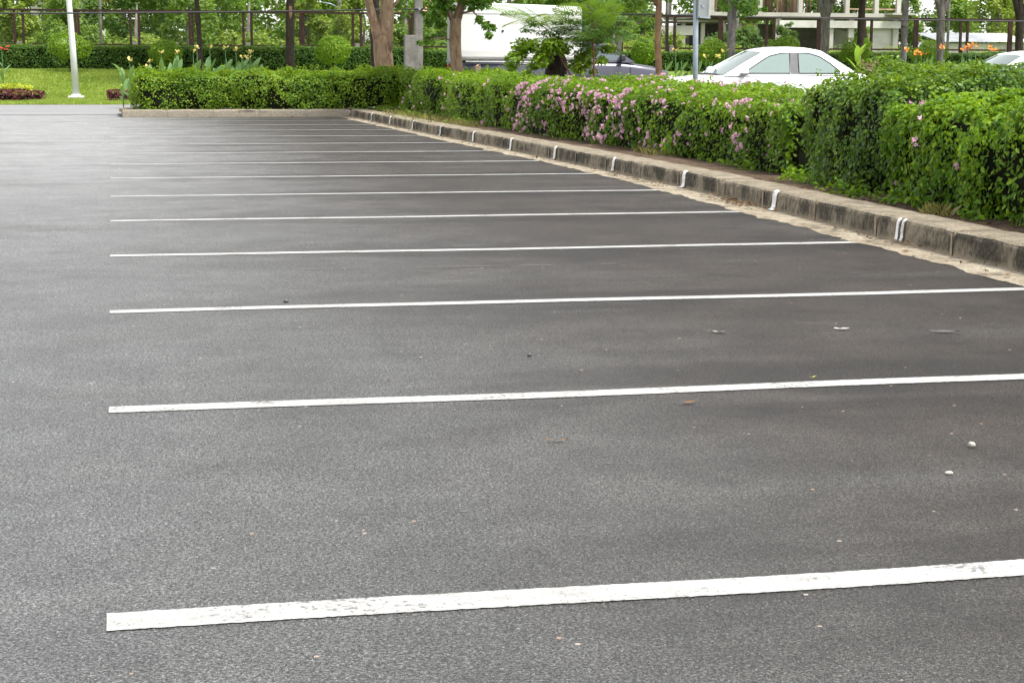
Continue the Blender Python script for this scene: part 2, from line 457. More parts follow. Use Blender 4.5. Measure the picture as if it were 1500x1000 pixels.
def kx(y): return np.interp(y, [4, 11.0, 13.7, 16.4, 18.7, 22, 25.5, 28, 31.5, 38.35], [5.06, 5.25, 5.37, 5.45, 5.42, 5.37, 5.30, 5.21, 5.14, 5.03])
def sx(y): return np.interp(y, [4, 8.9, 13, 17, 20, 30, 38], [4.88, 4.96, 5.05, 5.17, 5.16, 4.93, 4.80])
def hx(y): return np.interp(y, [4, 12, 15, 17, 20, 26, 34, 41], [5.82, 5.86, 6.08, 6.28, 6.26, 6.06, 6.05, 6.1])

def bank(x, y):
    t = np.clip((y-52.5)/7.0, 0, 1); t = t*t*(3-2*t)
    return .012 + .05*np.clip((y-49)/4, 0, 1) + .78*t

far = [-900, -300, -120, -60, 0, 60, 120, 300, 900]
sheet('ground', far, [-300, -60, 0, 60, 120, 300, 900], -.02, MAT['soil'])
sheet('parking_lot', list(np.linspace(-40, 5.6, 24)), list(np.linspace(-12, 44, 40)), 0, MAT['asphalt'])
sheet('road', list(np.linspace(-60, 60, 60)), list(np.linspace(40.4, 49.0, 8)),
      lambda X, Y: .006 + 0*X, MAT['road'])
# lawn rising towards the fence
lx = np.concatenate([np.linspace(-40, -6, 18), np.linspace(-5.5, 6, 40), np.linspace(7, 60, 30)])
ly = np.concatenate([np.linspace(48.9, 61, 60), [64, 70, 80, 100, 140]])
def lawn_z(X, Y):
    P = np.stack([X*.7, Y*.7, 0*X], 1)
    return bank(X, Y) + (vnoise(P, 5)-.5)*.06*np.clip((Y-49.5)/2, 0, 1)
sheet('lawn', list(lx), list(ly), lawn_z, MAT['lawn'])
# car park behind the hedges
sheet('service_road', list(np.linspace(8.9, 60, 20)), list(np.linspace(22, 40.35, 12)), .05, MAT['road'])

# planting bed behind the kerb
by = np.linspace(4.0, 40.6, 120); rows = []
for y in by:
    x0 = kx(y)+.33
    rows.append([(x0 + t*(12.5-x0), y) for t in (0, .05, .1, .15, .2, .3, .5, .75, 1)])
A_ = np.array(rows).reshape(-1, 2)
bz = .152 + (vnoise(np.stack([A_[:, 0]*3, A_[:, 1]*3, 0*A_[:, 0]], 1), 3)-.5)*.05
nc = 9; F_ = [(r*nc+c_, r*nc+c_+1, (r+1)*nc+c_+1, (r+1)*nc+c_) for r in range(len(by)-1) for c_ in range(nc-1)]
o = link('planting_bed', npmesh('planting_bed', np.column_stack([A_, bz]), F_, True), MAT['soil']); o['kind'] = 'structure'
ey = np.linspace(38.75, 41.0, 10)
o = sheet('planting_bed', list(np.linspace(.12, 5.6, 24)), list(ey), lambda X, Y: .118 + (vnoise(np.stack([X*3, Y*3, 0*X], 1), 4)-.5)*.04, MAT['soil'])

# gutter of sand washed against the kerb
gy = np.linspace(4.0, 38.2, 360); V = []
for y in gy:
    jit = (vnoise(np.array([[0, y*2.2, 0]]), 8)[0]-.5)*.07 + (vnoise(np.array([[0, y*8, 3]]), 9)[0]-.5)*.05 + (vnoise(np.array([[0, y*26, 5]]), 10)[0]-.5)*.035
    e = sx(y)+jit; k = kx(y)+.012
    for t, z in ((0, .003), (.15, .006), (.5, .009), (.85, .012), (1, .018)):
        V.append((e + t*(k-e), y, z))
F_ = [(r*5+c_, r*5+c_+1, (r+1)*5+c_+1, (r+1)*5+c_) for r in range(len(gy)-1) for c_ in range(4)]
o = link('gutter', npmesh('gutter', np.array(V), F_, True), MAT['sand']); o['kind'] = 'structure'

# painted bay lines (parts of the lot)
lot = bpy.data.objects['parking_lot']
LINES = [(4.05, .125), (6.305, .112), (8.82, .108), (11.36, .108), (13.86, .106), (16.36, .10), (18.86, .10), (21.38, .10), (23.80, .10),
         (26.30, .10), (28.85, .10), (31.35, .10), (33.85, .10), (36.25, .10), (37.55, .09)]
for i, (y0, wd) in enumerate(LINES):
    m = MB(); xe = float(sx(y0)) + (.10 if i in (1, 2) else .03)
    if i == 0: y0 = 3.86
    n_ = 420; vs = []
    ph = random.uniform(0, 9)
    for k in range(n_+1):
        x = -.05 + (xe+.05)*k/n_
        wav = .012*math.sin(x*1.3+ph) + .006*math.sin(x*3.1+ph*2)
        ej = .0025
        yc = y0 - .0105*(x+.05) + wav
        vs += [(x, yc-wd/2+random.uniform(-ej, ej), .003), (x, yc+wd/2+random.uniform(-ej, ej), .003)]
    m.add(vs, [(2*k, 2*k+2, 2*k+3, 2*k+1) for k in range(n_)])
    m.build('parking_line', MAT['paint'], lot)

for (x0, x1, y) in [(1.05, 1.22, 10.42), (1.30, 1.42, 10.41), (1.75, 2.3, 10.38), (2.4, 2.62, 10.37), (2.9, 3.0, 10.36)]:
    m = MB(); n_ = 14; vs = []
    for k in range(n_+1):
        x = x0+(x1-x0)*k/n_; w_ = .004+.008*random.random(); vs += [(x, y-w_, .004), (x, y+w_, .004)]
    m.add(vs, [(2*k, 2*k+2, 2*k+3, 2*k+1) for k in range(n_)]); m.build('scuff_mark', MAT['scuff'], lot)

# ------------------------------------------------------------------ kerbs made of cast blocks
kerb = thing('kerb', (5.4, 22, 0), kind='structure')
def kerb_block(parent, p0, p1, nrm, wid, face_mat, h=.15):
    """front edge from p0 to p1 (2D), nrm = direction from front to back"""
    m = MB(); n = 7; vs = []
    for k in range(n+1):
        t = k/n; x = p0[0]+(p1[0]-p0[0])*t; y = p0[1]+(p1[1]-p0[1])*t
        c = random.uniform(0, .018) + (.008 if k in (0, n) else 0); hh = h - (.006 if k in (0, n) else 0) + random.uniform(-.002, .002)
        f = random.uniform(-.003, .003)
        for d, z in ((-.012+f, -.02), (-.008+f, hh*.35), (f, hh-.022-c), (.006+f+c*.4, hh-.008-c*.5), (.022+c, hh), (wid, hh-.004), (wid, -.02)):
            vs.append((x+nrm[0]*d, y+nrm[1]*d, z))
    fs = []; mi = []
    for k in range(n):
        for r in range(6):
            a = k*7+r; m_ = 0 if r < 3 else 1
            fs.append(((a, a+7, a+8, a+1), m_))
    for f, q in fs: pass
    b = MB(); b.v = vs
    for f, q in fs: b.f.append(f); b.mi.append(q); b.sm.append(False)
    b.f.append(tuple(range(6, -1, -1))); b.mi.append(0); b.sm.append(False)
    b.f.append(tuple(n*7+i for i in range(7))); b.mi.append(0); b.sm.append(False)
    return b.build('kerb_block', [face_mat, MAT['ktop']], parent)
ky = 4.0; edges = []
while ky < 38.2:
    L = 1.26; y1 = min(ky+L, 38.3)
    off = random.uniform(-.004, .004)
    kerb_block(kerb, (float(kx(ky+.006))+off, ky+.006), (float(kx(y1-.006))+off, y1-.006), (1, 0), .34, MAT['kface'], .178+random.uniform(-.003, .003))
    edges.append(y1); ky = y1
for y in edges[:-1]:
    m = MB(); x = float(kx(y)); wj = random.uniform(.02, .045)
    m.box((x+.17, y, .080), (.335, .022, .180))
    # smear of mortar down the face of the joint
    vs = []; nn = 6
    for k in range(nn+1):
        z = .008+.150*k/nn; ww = wj*(.6+.5*random.random())
        vs += [(x-.017, y-ww/2, z), (x-.017, y+ww/2, z)]
    m.add(vs, [(2*k, 2*k+1, 2*k+3, 2*k+2) for k in range(nn)])
    m.build('mortar_joint', MAT['mortar'], kerb)
# painted marks on the kerb face that continue each bay line
MARKS = [8.76, 11.12, 13.78, 16.42, 18.82, 21.34, 23.66, 26.0, 28.3, 30.75, 33.1, 35.3]
for i, (y0, wd) in enumerate(LINES[2:-1]):
    y = MARKS[i]; x = float(kx(y))
    strips = [(-.045, .04), (.035, .04)] if i == 1 else [(0, .095)]
    m = MB()
    for dy, ww in strips:
        vs = []; prof = [(-.060, .021), (-.036, .023), (-.024, .032), (-.0185, .06), (-.0165, .10), (-.0125, .140), (-.003, .166), (.016, .1815)]
        if i % 3 == 1: prof = prof[2:]
        for k, (dx, z) in enumerate(prof):
            j1, j2 = random.uniform(-.008, .008), random.uniform(-.008, .008); dd = dy - .012*(dx < -.03)
            vs += [(x+dx-.004, y+dd-ww/2+j1, z), (x+dx-.004, y+dd+ww/2+j2, z)]
        m.add(vs, [(2*k, 2*k+1, 2*k+3, 2*k+2) for k in range(len(prof)-1)])
    m.build('paint_mark', MAT['kerbpaint'], kerb)

kerb2 = thing('kerb', (2.6, 38.4, 0), kind='structure')
ends = [.18, 1.12, 2.10, 3.08, 4.10, 5.04]
for a, b in zip(ends[:-1], ends[1:]):
    kerb_block(kerb2, (b-.006, 38.45), (a+.006, 38.45), (0, 1), .30, MAT['kend'], .165)
for a in ends[1:-1]:
    m = MB(); m.box((a, 38.6, .07), (.014, .28, .17)); m.build('mortar_joint', MAT['mortar'], kerb2)
# return of the end kerb along the driveway
for a, b in ((38.47, 39.6), (39.61, 40.9)):
    kerb_block(kerb2, (.18, b), (.18, a), (1, 0), .2, MAT['kend'], .15)

# ------------------------------------------------------------------ hedges
def round_box(P0, P1, r, n, rng):
    """random points and normals on the visible sides of a rounded box (no bottom)"""
    c0, c1 = np.array(P0), np.array(P1); d = c1-c0
    areas = dict(xn=d[1]*d[2], xp=d[1]*d[2]*.45, yn=d[0]*d[2], yp=d[0]*d[2]*.6, top=d[0]*d[1]*1.5)
    tot = sum(areas.values()); out = []
    for k, a in areas.items():
        m = max(1, int(n*a/tot)); q = c0 + rng.random((m, 3))*d
        if k == 'xn': q[:, 0] = c0[0]
        if k == 'xp': q[:, 0] = c1[0]
        if k == 'yn': q[:, 1] = c0[1]
        if k == 'yp': q[:, 1] = c1[1]
        if k == 'top': q[:, 2] = c1[2]
        out.append(q)
    p = np.concatenate(out)
    lo = c0 + r; hi = c1 - r; lo[2] = c0[2]-1
    q = np.clip(p, lo, np.maximum(hi, lo)); nn = unit(p-q)
    return q + nn*r, nn

def hedge(name, label, y0, y1, depth, z0, z1, mat, n, size, shape, seed, xfun=hx, amp=.16, freq=2.2, r=.22, holes=1, ztop=None, group=None,
          xlean=0.0, single=0, cat='hedge', orient='y', core=True, width=1.0, lift=.35, droop=.35, stem_n=10, sprigs=40):
    """local frame: u = 0 at the front face growing backwards, v runs along the hedge"""
    rng = np.random.default_rng(seed)
    P, N = round_box((0, 0, z0), (depth, y1-y0, z1), r, n, rng)
    def place(P):
        Q = P.copy()
        if orient == 'y':
            yy = P[:, 1]+y0; Q[:, 0] = P[:, 0] + xfun(yy); Q[:, 1] = yy
        else:
            Q[:, 0] = P[:, 1]+y0; Q[:, 1] = P[:, 0] + xfun(P[:, 1]+y0)
        if ztop is not None:
            t = np.clip((P[:, 2]-z0)/(z1-z0), 0, 1.4)
            Q[:, 2] = P[:, 2] + t*ztop(Q[:, 0], Q[:, 1])
        return Q
    def rot(N):
        return N if orient == 'y' else np.stack([N[:, 1], N[:, 0], N[:, 2]], 1)
    W = place(P); Nw = rot(N)
    big = vnoise(W*freq*.45, seed+2)-.5; med = vnoise(W*freq*1.6, seed+3)-.5; sm = vnoise(W*freq*4.5, seed+4)-.5
    disp = amp*(1.5*big + 1.1*med + .5*sm)
    low = np.clip((W[:, 2]-z0)/(z1-z0), 0, 1)
    disp -= np.where(N[:, 2] < .5, .22*np.clip(.30-low, 0, 1), 0)       # the foot of a hedge is set back
    dep = rng.random(len(W))**2*.17
    W = W + Nw*(disp-dep)[:, None]
    if not holes: ok = W[:, 2] > z0+.02
    else: ok = (W[:, 2] > z0+.02) & ~((vnoise(W*freq*2.3, seed+6) > .68) & (rng.random(len(W)) > .25)) & ~((vnoise(W*freq*5.2, seed+7) > .66) & (rng.random(len(W)) > .2))
    W = W[ok]; Nn = Nw[ok]; dep = dep[ok]; outer = dep < .035
    base = place(np.array([[depth/2, (y1-y0)/2, z0]]))[0]
    root = thing(name, (base[0], base[1], z0), label, cat, group)
    off = np.array(root.location)
    me = leaf_mesh('foliage', W-off, Nn, size, shape=shape, width=width, lift=lift, droop=droop, rng=rng)
    fo = link('foliage', me, mat, root); fo['kind'] = 'stuff'
    if single:
        vis = (dep < .05) & (np.abs(Nn[:, 2]) < .98)
        idx = np.where(vis)[0]; dd = np.linalg.norm(W[idx]-np.array([0, 0, 1.24]), axis=1)
        idx = idx[np.argsort(dd)][:single*6:6] if len(idx) > single*6 else idx[:single]
        protos = []
        for k in range(4):
            T = LEAF6*np.array([1.15+.1*k, 1, 1]); T = T+np.array([0, -.4, 0])
            mm = npmesh('leaf', T, LEAF6F); mm.materials.append(mat); protos.append(mm)
        s, d, nr, sz = leaf_frames(W[idx]+Nn[idx]*.02, Nn[idx], size*1.35, rng=rng)
        for k, i in enumerate(idx):
            o = bpy.data.objects.new('leaf', protos[k % 4]); COL.objects.link(o); o.parent = root
            c = W[i]+Nn[i]*.025-off
            o.matrix_local = Matrix((( *(s[k]*sz[k]),), (*(d[k]*sz[k]),), (*(nr[k]*sz[k]),))).transposed().to_4x4()
            o.location = c
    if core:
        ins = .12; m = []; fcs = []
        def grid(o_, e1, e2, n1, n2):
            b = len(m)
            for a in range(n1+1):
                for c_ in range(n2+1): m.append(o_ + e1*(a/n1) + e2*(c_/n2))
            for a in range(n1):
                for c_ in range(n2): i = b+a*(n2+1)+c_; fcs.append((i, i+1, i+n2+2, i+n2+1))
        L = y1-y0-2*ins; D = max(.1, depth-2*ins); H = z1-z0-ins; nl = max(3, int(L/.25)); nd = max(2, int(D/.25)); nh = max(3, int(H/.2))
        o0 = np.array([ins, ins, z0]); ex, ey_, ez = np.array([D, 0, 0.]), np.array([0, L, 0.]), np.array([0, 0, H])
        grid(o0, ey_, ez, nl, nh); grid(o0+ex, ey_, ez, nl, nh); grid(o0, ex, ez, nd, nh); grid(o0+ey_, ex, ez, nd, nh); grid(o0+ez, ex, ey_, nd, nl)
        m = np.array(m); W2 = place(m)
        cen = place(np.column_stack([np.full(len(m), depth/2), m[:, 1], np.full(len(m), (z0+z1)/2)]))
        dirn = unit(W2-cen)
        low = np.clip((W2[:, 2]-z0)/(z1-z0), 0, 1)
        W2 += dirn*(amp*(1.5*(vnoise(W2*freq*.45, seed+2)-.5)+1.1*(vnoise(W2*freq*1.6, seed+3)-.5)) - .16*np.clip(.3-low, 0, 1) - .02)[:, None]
        co = link('dark_core', npmesh('dark_core', W2-off, fcs), MAT['core_dark'], root)  # added solid shell, makes the gaps in the foliage read dark
    # loose sprigs standing proud of the top
    if sprigs:
        SP = []; SN = []; st = MB()
        for k in range(sprigs):
            u = rng.uniform(.05, depth-.05); v_ = rng.uniform(.1, y1-y0-.1); q = place(np.array([[u, v_, z1]]))[0]
            hgt = rng.uniform(.05, .20); lean = rng.normal(size=2)*.05
            q[2] -= .04
            st.tube([q, q+np.array([lean[0], lean[1], hgt])], .003, 3, cap=False)
            for j in range(int(4+hgt*45)):
                t = rng.random(); SP.append(q+np.array([lean[0]*t, lean[1]*t, hgt*t])+rng.normal(size=3)*.012); SN.append((rng.normal()*.6, rng.normal()*.6, .7))
        me = leaf_mesh('sprig', np.array(SP)-off, unit(np.array(SN)), size*.95, shape=shape, rng=rng)
        so = link('sprig', me, mat, root); so['kind'] = 'stuff'
    st = MB()
    for k in range(stem_n):
        v_ = rng.uniform(.2, y1-y0-.2); q = place(np.array([[depth*.25+rng.uniform(0, .15), v_, z0]]))[0]; q[2] = z0-.03
        e = q + np.array([rng.normal()*.05, rng.normal()*.08, .45])
        st.tube([q, (q+e)/2+rng.normal(size=3)*.015, e], [.012, .010, .006], 5)
    if stem_n: st.build('stem', MAT['stemred'], root)
    return root, W[outer], Nn[outer]

h_vine, Wv, Nv = hedge('vine_hedge', 'broad-leaved vine hedge nearest the camera, with only a few pink blooms, behind the kerb', 6.2, 13.15, 1.15, .13, .93, MAT['L_vine'],
    86000, .046, 6, 21, amp=.15, single=300, sprigs=24, droop=.9, lift=.15)
h_dark, Wd, Nd = hedge('dark_hedge', 'tall dark glossy hedge block between the vine hedge and the flowering hedge', 13.05, 15.3, 3.0, .13, 1.10, MAT['L_dark'],
    66000, .042, 6, 31, amp=.15, r=.25, ztop=lambda X, Y: .07*np.exp(-((X-7.0)/.6)**2)-.035, sprigs=70, xfun=lambda y: hx(y)+.04)
h_pink, Wp, Np = hedge('flowering_hedge', 'long clipped hedge covered with clusters of pink blooms beside the kerb', 15.85, 27.6, 2.1, .13, .865, MAT['L_pinkh'],
    92000, .052, 4, 41, amp=.17, sprigs=50, ztop=lambda X, Y: .05*np.clip((Y-23)/4, 0, 1)+0*X)
h_far, Wf, Nf = hedge('green_hedge', 'bright green hedge beside the kerb at the far corner, before the brown forked tree', 27.5, 40.3, 2.0, .13, .93, MAT['L_far'],
    62000, .060, 4, 51, amp=.19, sprigs=110, ztop=lambda X, Y: .05*np.clip((Y-32)/6, 0, 1)+0*X)
h_end, We, Ne = hedge('end_hedge', 'bushy green hedge behind the pale end kerb, left of the forked tree', .45, 6.6, 1.55, .12, .97, MAT['L_end'],
    56000, .056, 4, 61, xfun=lambda x: 38.85+0*x, orient='x', amp=.24, sprigs=130, r=.3, freq=1.8)

# pink blooms
def flower_mesh(nb, rng):
    P = []; F = []
    for b in range(nb):
        c = rng.normal(size=3)*.35; c[2] = abs(c[2])*.6; ax = unit((c*1.2+np.array([0, 0, .4])+rng.normal(size=3)*.3)[None])[0]
        t = np.cross(ax, (0.3, .8, .1)); t /= np.linalg.norm(t); s = np.cross(ax, t)
        for k in range(5):
            a = 2*math.pi*k/5; e = t*math.cos(a)+s*math.sin(a); f = t*math.cos(a+.5)+s*math.sin(a+.5); g = t*math.cos(a-.5)+s*math.sin(a-.5)
            i = len(P); P += [c-ax*.25, c+f*.32+ax*.12, c+e*.52+ax*.18, c+g*.32+ax*.12]
            F.append((i, i+1, i+2, i+3))
    return npmesh('flower', np.array(P), F)
frng = np.random.default_rng(5)
FM = [flower_mesh(k, frng) for k in (2, 3, 4, 3, 5)]
for m_ in FM: m_.materials.append(MAT['pink'])
def blossom_mass(parent, W, N, wfun, count, size, seed):
    rng = np.random.default_rng(seed); wgt = wfun(W, N); idx = rng.choice(len(W), count, p=wgt/wgt.sum(), replace=False)
    V = []; F = []; off = np.array(parent.location); b = 0
    for i in idx:
        me = FM[int(rng.integers(5))]; q = Vector(N[i]+rng.normal(size=3)*.3).normalized(); R_ = q.to_track_quat('Z', 'Y').to_matrix()
        sz = size*rng.uniform(.6, 1.2)
        for v in me.vertices: V.append(R_ @ v.co*sz + q*.03 + Vector(W[i]-off))
        for p_ in me.polygons: F.append([b+k for k in p_.vertices])
        b += len(me.vertices)
    o = link('blossoms', npmesh('blossoms', np.array([tuple(v) for v in V]), F), MAT['pink'], parent); o['kind'] = 'stuff'
def bloom(parent, W, N, wfun, count, size, seed):
    rng = np.random.default_rng(seed)
    wgt = wfun(W, N); wgt = wgt/wgt.sum(); idx = rng.choice(len(W), count, p=wgt, replace=False)
    off = np.array(parent.location)
    for k, i in enumerate(idx):
        o = bpy.data.objects.new('flower', FM[k % 5]); COL.objects.link(o); o.parent = parent
        nrm = Vector(N[i]+rng.normal(size=3)*.3); q = nrm.to_track_quat('Z', 'Y')
        sz = size*rng.uniform(.7, 1.3)
        o.matrix_local = Matrix.Translation(Vector(W[i]-off)+nrm.normalized()*.035) @ q.to_matrix().to_4x4() @ Matrix.Rotation(rng.uniform(0, 6), 4, 'Z') @ Matrix.Scale(sz, 4)
def wpink(W, N):
    y, z = W[:, 1], W[:, 2]; a = 0*y
    for (yc, wy, z0, z1, g) in [(27.2, .35, .25, .9, 1.2), (26.5, .25, .15, .95, 1.6), (25.7, .3, .15, .98, 3.0), (25.0, .25, .2, .6, 1.0), (24.1, .35, .5, .98, 1.6), (23.3, .3, .45, .9, 2.2), (22.5, .5, .2, .85, .9),
                                (21.3, .5, .2, .9, .9), (20.2, .5, .15, .8, .8), (19.0, .8, .3, .9, .5), (17.0, .8, .3, .9, .5)]:
        a = a + g*np.exp(-((y-yc)/wy)**2)*((z > z0) & (z < z1))
    a = a*(.15+vnoise(W*np.array([3, 3, 3]), 77)**3*4)
    return a*(N[:, 0] < -.35) + 1e-9
bloom(h_pink, Wp, Np, wpink, 200, .043, 3)
def wtop(W, N):
    u = W[:, 0]-hx(W[:, 1]); y = W[:, 1]
    return (N[:, 2] > .3)*(u < 1.9)*(np.exp(-((y-25.2)/1.2)**2)*2 + np.exp(-((y-22)/1.6)**2)*1.6 + (y < 20)*.8)*(vnoise(W*1.7, 78)**3+.02) + 1e-9
bloom(h_pink, Wp, Np, wtop, 100, .043, 4)
blossom_mass(h_pink, Wp, Np, lambda W, N: wpink(W, N)+.35*wtop(W, N), 520, .035, 44)
bloom(h_vine, Wv, Nv, lambda W, N: np.where(W[:, 1] > 8.3, .2+vnoise(W*2, 79)**3, 1e-9), 26, .045, 6)
bloom(h_far, Wf, Nf, lambda W, N: np.where(N[:, 0] < -.3, vnoise(W*1.4, 80)**3+1e-6, 1e-9), 34, .045, 8)

# weeds and grass at the foot of the hedges, dry leaves
def tufts(name, label, spots, n, hgt, mat, seed, wid=.006, spread=.12):
    rng = np.random.default_rng(seed); V = []; F = []
    for (x, y, z, r) in spots:
        for k in range(n):
            p = np.array([x, y, z])+np.array([rng.normal()*r*.5, rng.normal()*r, 0]); a = rng.uniform(0, 6.28); h = hgt*rng.uniform(.4, 1.2)
            d = np.array([math.cos(a), math.sin(a), 0])*wid; ln = rng.normal(size=3)*spread*h*3; ln[2] = 0
            i = len(V); V += [p-d, p+d, p+ln*.4+np.array([0, 0, h*.7])+d*.7, p+ln+np.array([0, 0, h])]; F.append((i, i+1, i+2, i+3))
    o = link(name, npmesh(name, np.array(V), F), mat); tag(o, label, 'grass', kind='stuff'); return o
tufts('grass_tufts', 'tufts of yellowing grass between the kerb and the foot of the hedges',
      [(6.25, 19.6, .12, .2), (6.2, 20.1, .12, .15), (5.75, 30.2, .12, .4), (5.7, 31.5, .12, .5), (5.65, 33.5, .12, .6), (5.8, 29.0, .12, .3), (5.8, 35.5, .12, .5), (5.75, 11.6, .12, .05)], 260, .11, MAT['L_drygrass'], 9)
rng = np.random.default_rng(14)
wp = []
for (x, y, r, n_) in [(6.35, 15.7, .22, 260), (6.05, 14.6, .2, 220), (5.95, 13.6, .2, 260), (5.9, 12.6, .14, 200), (6.3, 17.2, .25, 200), (6.4, 18.6, .2, 150), (6.3, 24, .3, 150), (5.95, 30, .4, 260), (5.85, 34, .6, 400), (5.75, 37.5, .5, 400), (5.82, 11.2, .08, 60)]:
    q = np.array([x, y, .16]) + rng.normal(size=(n_, 3))*np.array([r*.4, r, .05]); q[:, 2] = np.maximum(q[:, 2], .14); wp.append(q)
wp = np.concatenate(wp)
o = link('weeds', leaf_mesh('weeds', wp, unit(rng.normal(size=wp.shape)*.4+np.array([-.3, 0, 1])), .055, rng=rng), MAT['L_vine'])
tag(o, 'low green weeds creeping over the soil behind the kerb', 'weeds', kind='stuff')
dp = []
for (y0, y1, n_, a, b) in [(13.6, 15.3, 150, .35, .95), (16.4, 18.3, 60, .1, .7), (10.6, 12.2, 40, .4, 1), (18, 27, 90, .1, 1), (27, 38, 160, .1, 1), (7.5, 10.5, 16, 0, 1)]:
    yy = rng.uniform(y0, y1, n_); t = rng.uniform(a, b, n_)
    if n_ == 150: yy = 14.5+rng.normal(size=n_)*.38
    dp.append(np.column_stack([sx(yy)+t*(kx(yy)-sx(yy))-.02, yy, .024+.02*rng.random(n_)*t]))
yy = rng.uniform(9, 16, 170); dp.append(np.column_stack([kx(yy)+.36+rng.random(170)*.3, yy, np.full(170, .16)]))
dp.append(np.column_stack([rng.uniform(.3, 5, 60), 38.38-np.abs(rng.normal(size=60))*.05, np.full(60, .015)]))
dp = np.concatenate(dp)
o = link('dry_leaves', leaf_mesh('dry_leaves', dp, np.tile((0, 0, 1.), (len(dp), 1)), .045, rng=rng, spread=.6, lift=.6), MAT['dry'])
tag(o, 'scattered dry brown leaves lying along the sandy gutter', 'leaf litter', kind='stuff')
gp = np.column_stack([4.9-np.abs(rng.normal(size=160))*1.6, rng.uniform(6, 37, 160), np.full(160, .005)])
V, F = leaf_arrays(gp, np.tile((0, 0, 1.), (len(gp), 1)), .011, rng=rng, spread=.4, lift=1)
o = link('grit', npmesh('grit', V, F), MAT['dry']); tag(o, 'tiny bits of leaf and grit sprinkled over the asphalt', 'grit', kind='stuff')

# single bits of litter on the asphalt
def blob(name, loc, r, mat, label, cat, seed, group=None):
    bm = bmesh.new(); bmesh.ops.create_icosphere(bm, subdivisions=2, radius=1)
    rg = random.Random(seed)
    for v in bm.verts:
        f = 1+rg.uniform(-.14, .14); v.co = Vector((v.co.x*r[0]*f, v.co.y*r[1]*f, v.co.z*r[2]*f))
    me = bpy.data.meshes.new(name); bm.to_mesh(me); bm.free()
    for p_ in me.polygons: p_.use_smooth = True
    o = link(name, me, mat, None, (loc[0], loc[1], loc[2]+r[2]*.8)); tag(o, label, cat, group); return o
blob('pebble', (2.70, 5.13, 0), (.013, .012, .010), MAT['pebble'], 'larger white pebble on the asphalt between the two nearest bay lines, at the right', 'pebble', 1)
blob('pebble', (2.45, 4.79, 0), (.015, .009, .006), MAT['pebble'], 'flat pale pebble just above the nearest bay line at the right', 'pebble', 2)
blob('pebble', (.84, 9.01, 0), (.014, .013, .010), MAT['trimgrey'], 'dark grey pebble just beyond the third bay line at the left', 'pebble', 3)
blob('pebble', (1.69, 7.14, 0), (.010, .010, .007), MAT['trimgrey'], 'tiny dark pebble in the middle of the second bay', 'pebble', 4)
def scrap(loc, L, W_, rz, mat, label, cat, name):
    m = MB(); n_ = 5; vs = []
    for k in range(n_+1):
        t = k/n_-.5; ww = W_*(1-abs(t)*1.2)*random.uniform(.7, 1.2)
        for s_ in (-1, 1): vs.append((t*L, s_*ww/2, .004+.006*random.random()+.006*abs(t)))
    m.add(vs, [(2*k, 2*k+2, 2*k+3, 2*k+1) for k in range(n_)])
    o = m.build(name, mat, None, world=False); o.location = loc; o.rotation_euler = (0, 0, rz); tag(o, label, cat); return o
scrap((2.69, 7.59, .002), .09, .03, -.5, MAT['scrap'], 'torn white scrap in the second bay, left one of two', 'scrap', 'paper_scrap')
scrap((3.29, 7.56, .002), .07, .03, -.3, MAT['scrap'], 'torn white scrap in the second bay, right one of two', 'scrap', 'paper_scrap')
scrap((2.02, 6.0, .002), .06, .022, .2, MAT['dry'], 'fallen reddish leaf just below the second nearest bay line', 'dead leaf', 'dead_leaf')
scrap((1.39, 5.47, .002), .075, .02, 0, MAT['dry'], 'thin brown leaf lying in the nearest full bay, left of the white pebble', 'dead leaf', 'dead_leaf')
scrap((2.66, 6.38, .004), .04, .015, .3, MAT['L_lime'], 'small yellowish leaf on the edge of the second nearest bay line', 'dead leaf', 'dead_leaf')
scrap((3.73, 7.39, .002), .13, .03, -.4, MAT['trimgrey'], 'dull grey plastic strip near the right end of the second bay', 'scrap', 'plastic_strip')

# ------------------------------------------------------------------ lawn grass, low border plants
rng = np.random.default_rng(3); n_ = 90000
gx = rng.uniform(-5.2, 2.2, n_); gy_ = 49.0+rng.random(n_)*11.3
gz = lawn_z(gx, gy_)
a = rng.uniform(0, 6.28, n_); h = rng.uniform(.03, .075, n_)*(.7+.6*vnoise(np.stack([gx*1.5, gy_*1.5, 0*gx], 1), 4)); d = np.stack([np.cos(a), np.sin(a), 0*a], 1)*.012
p = np.stack([gx, gy_, gz-.005], 1); ln = rng.normal(size=(n_, 3))*.03; ln[:, 2] = h
V = np.stack([p-d, p+d, p+ln], 1).reshape(-1, 3); F = np.arange(n_*3).reshape(-1, 3)
o = link('grass', npmesh('grass', V, F), MAT['L_grass']); tag(o, 'short mown grass on the bank below the far hedge', 'grass', kind='stuff')

def low_border(name, label, x0, x1, yc, dep, hgt, mat, size, n, seed, cat='border plants'):
    zb = float(bank(np.array([0.]), np.array([yc]))[0])
    return hedge(name, label, x0, x1, dep, zb, zb+hgt, mat, n, size, 4, seed, xfun=lambda x: yc-dep/2+0*x, orient='x', amp=.06, r=.1, sprigs=0, stem_n=0, cat=cat)
low_border('lime_border', 'low lime yellow border hedge at the left edge below the red canna', -4.6, -2.22, 52.4, .55, .46, MAT['L_lime'], .07, 3600, 71)
low_border('maroon_border', 'low maroon border hedge at the left edge in front of the lime one', -4.6, -1.85, 51.5, .5, .30, MAT['L_maroon'], .06, 3200, 72)
low_border('maroon_border', 'low maroon border hedge right of the white lamp post, beside the end hedge', -.20, 1.2, 51.7, .5, .32, MAT['L_maroon'], .06, 2200, 73)
low_border('lime_border', 'small lime yellow border hedge right of the white lamp post, behind the maroon one', .18, 1.3, 52.5, .5, .42, MAT['L_lime'], .07, 2000, 74)

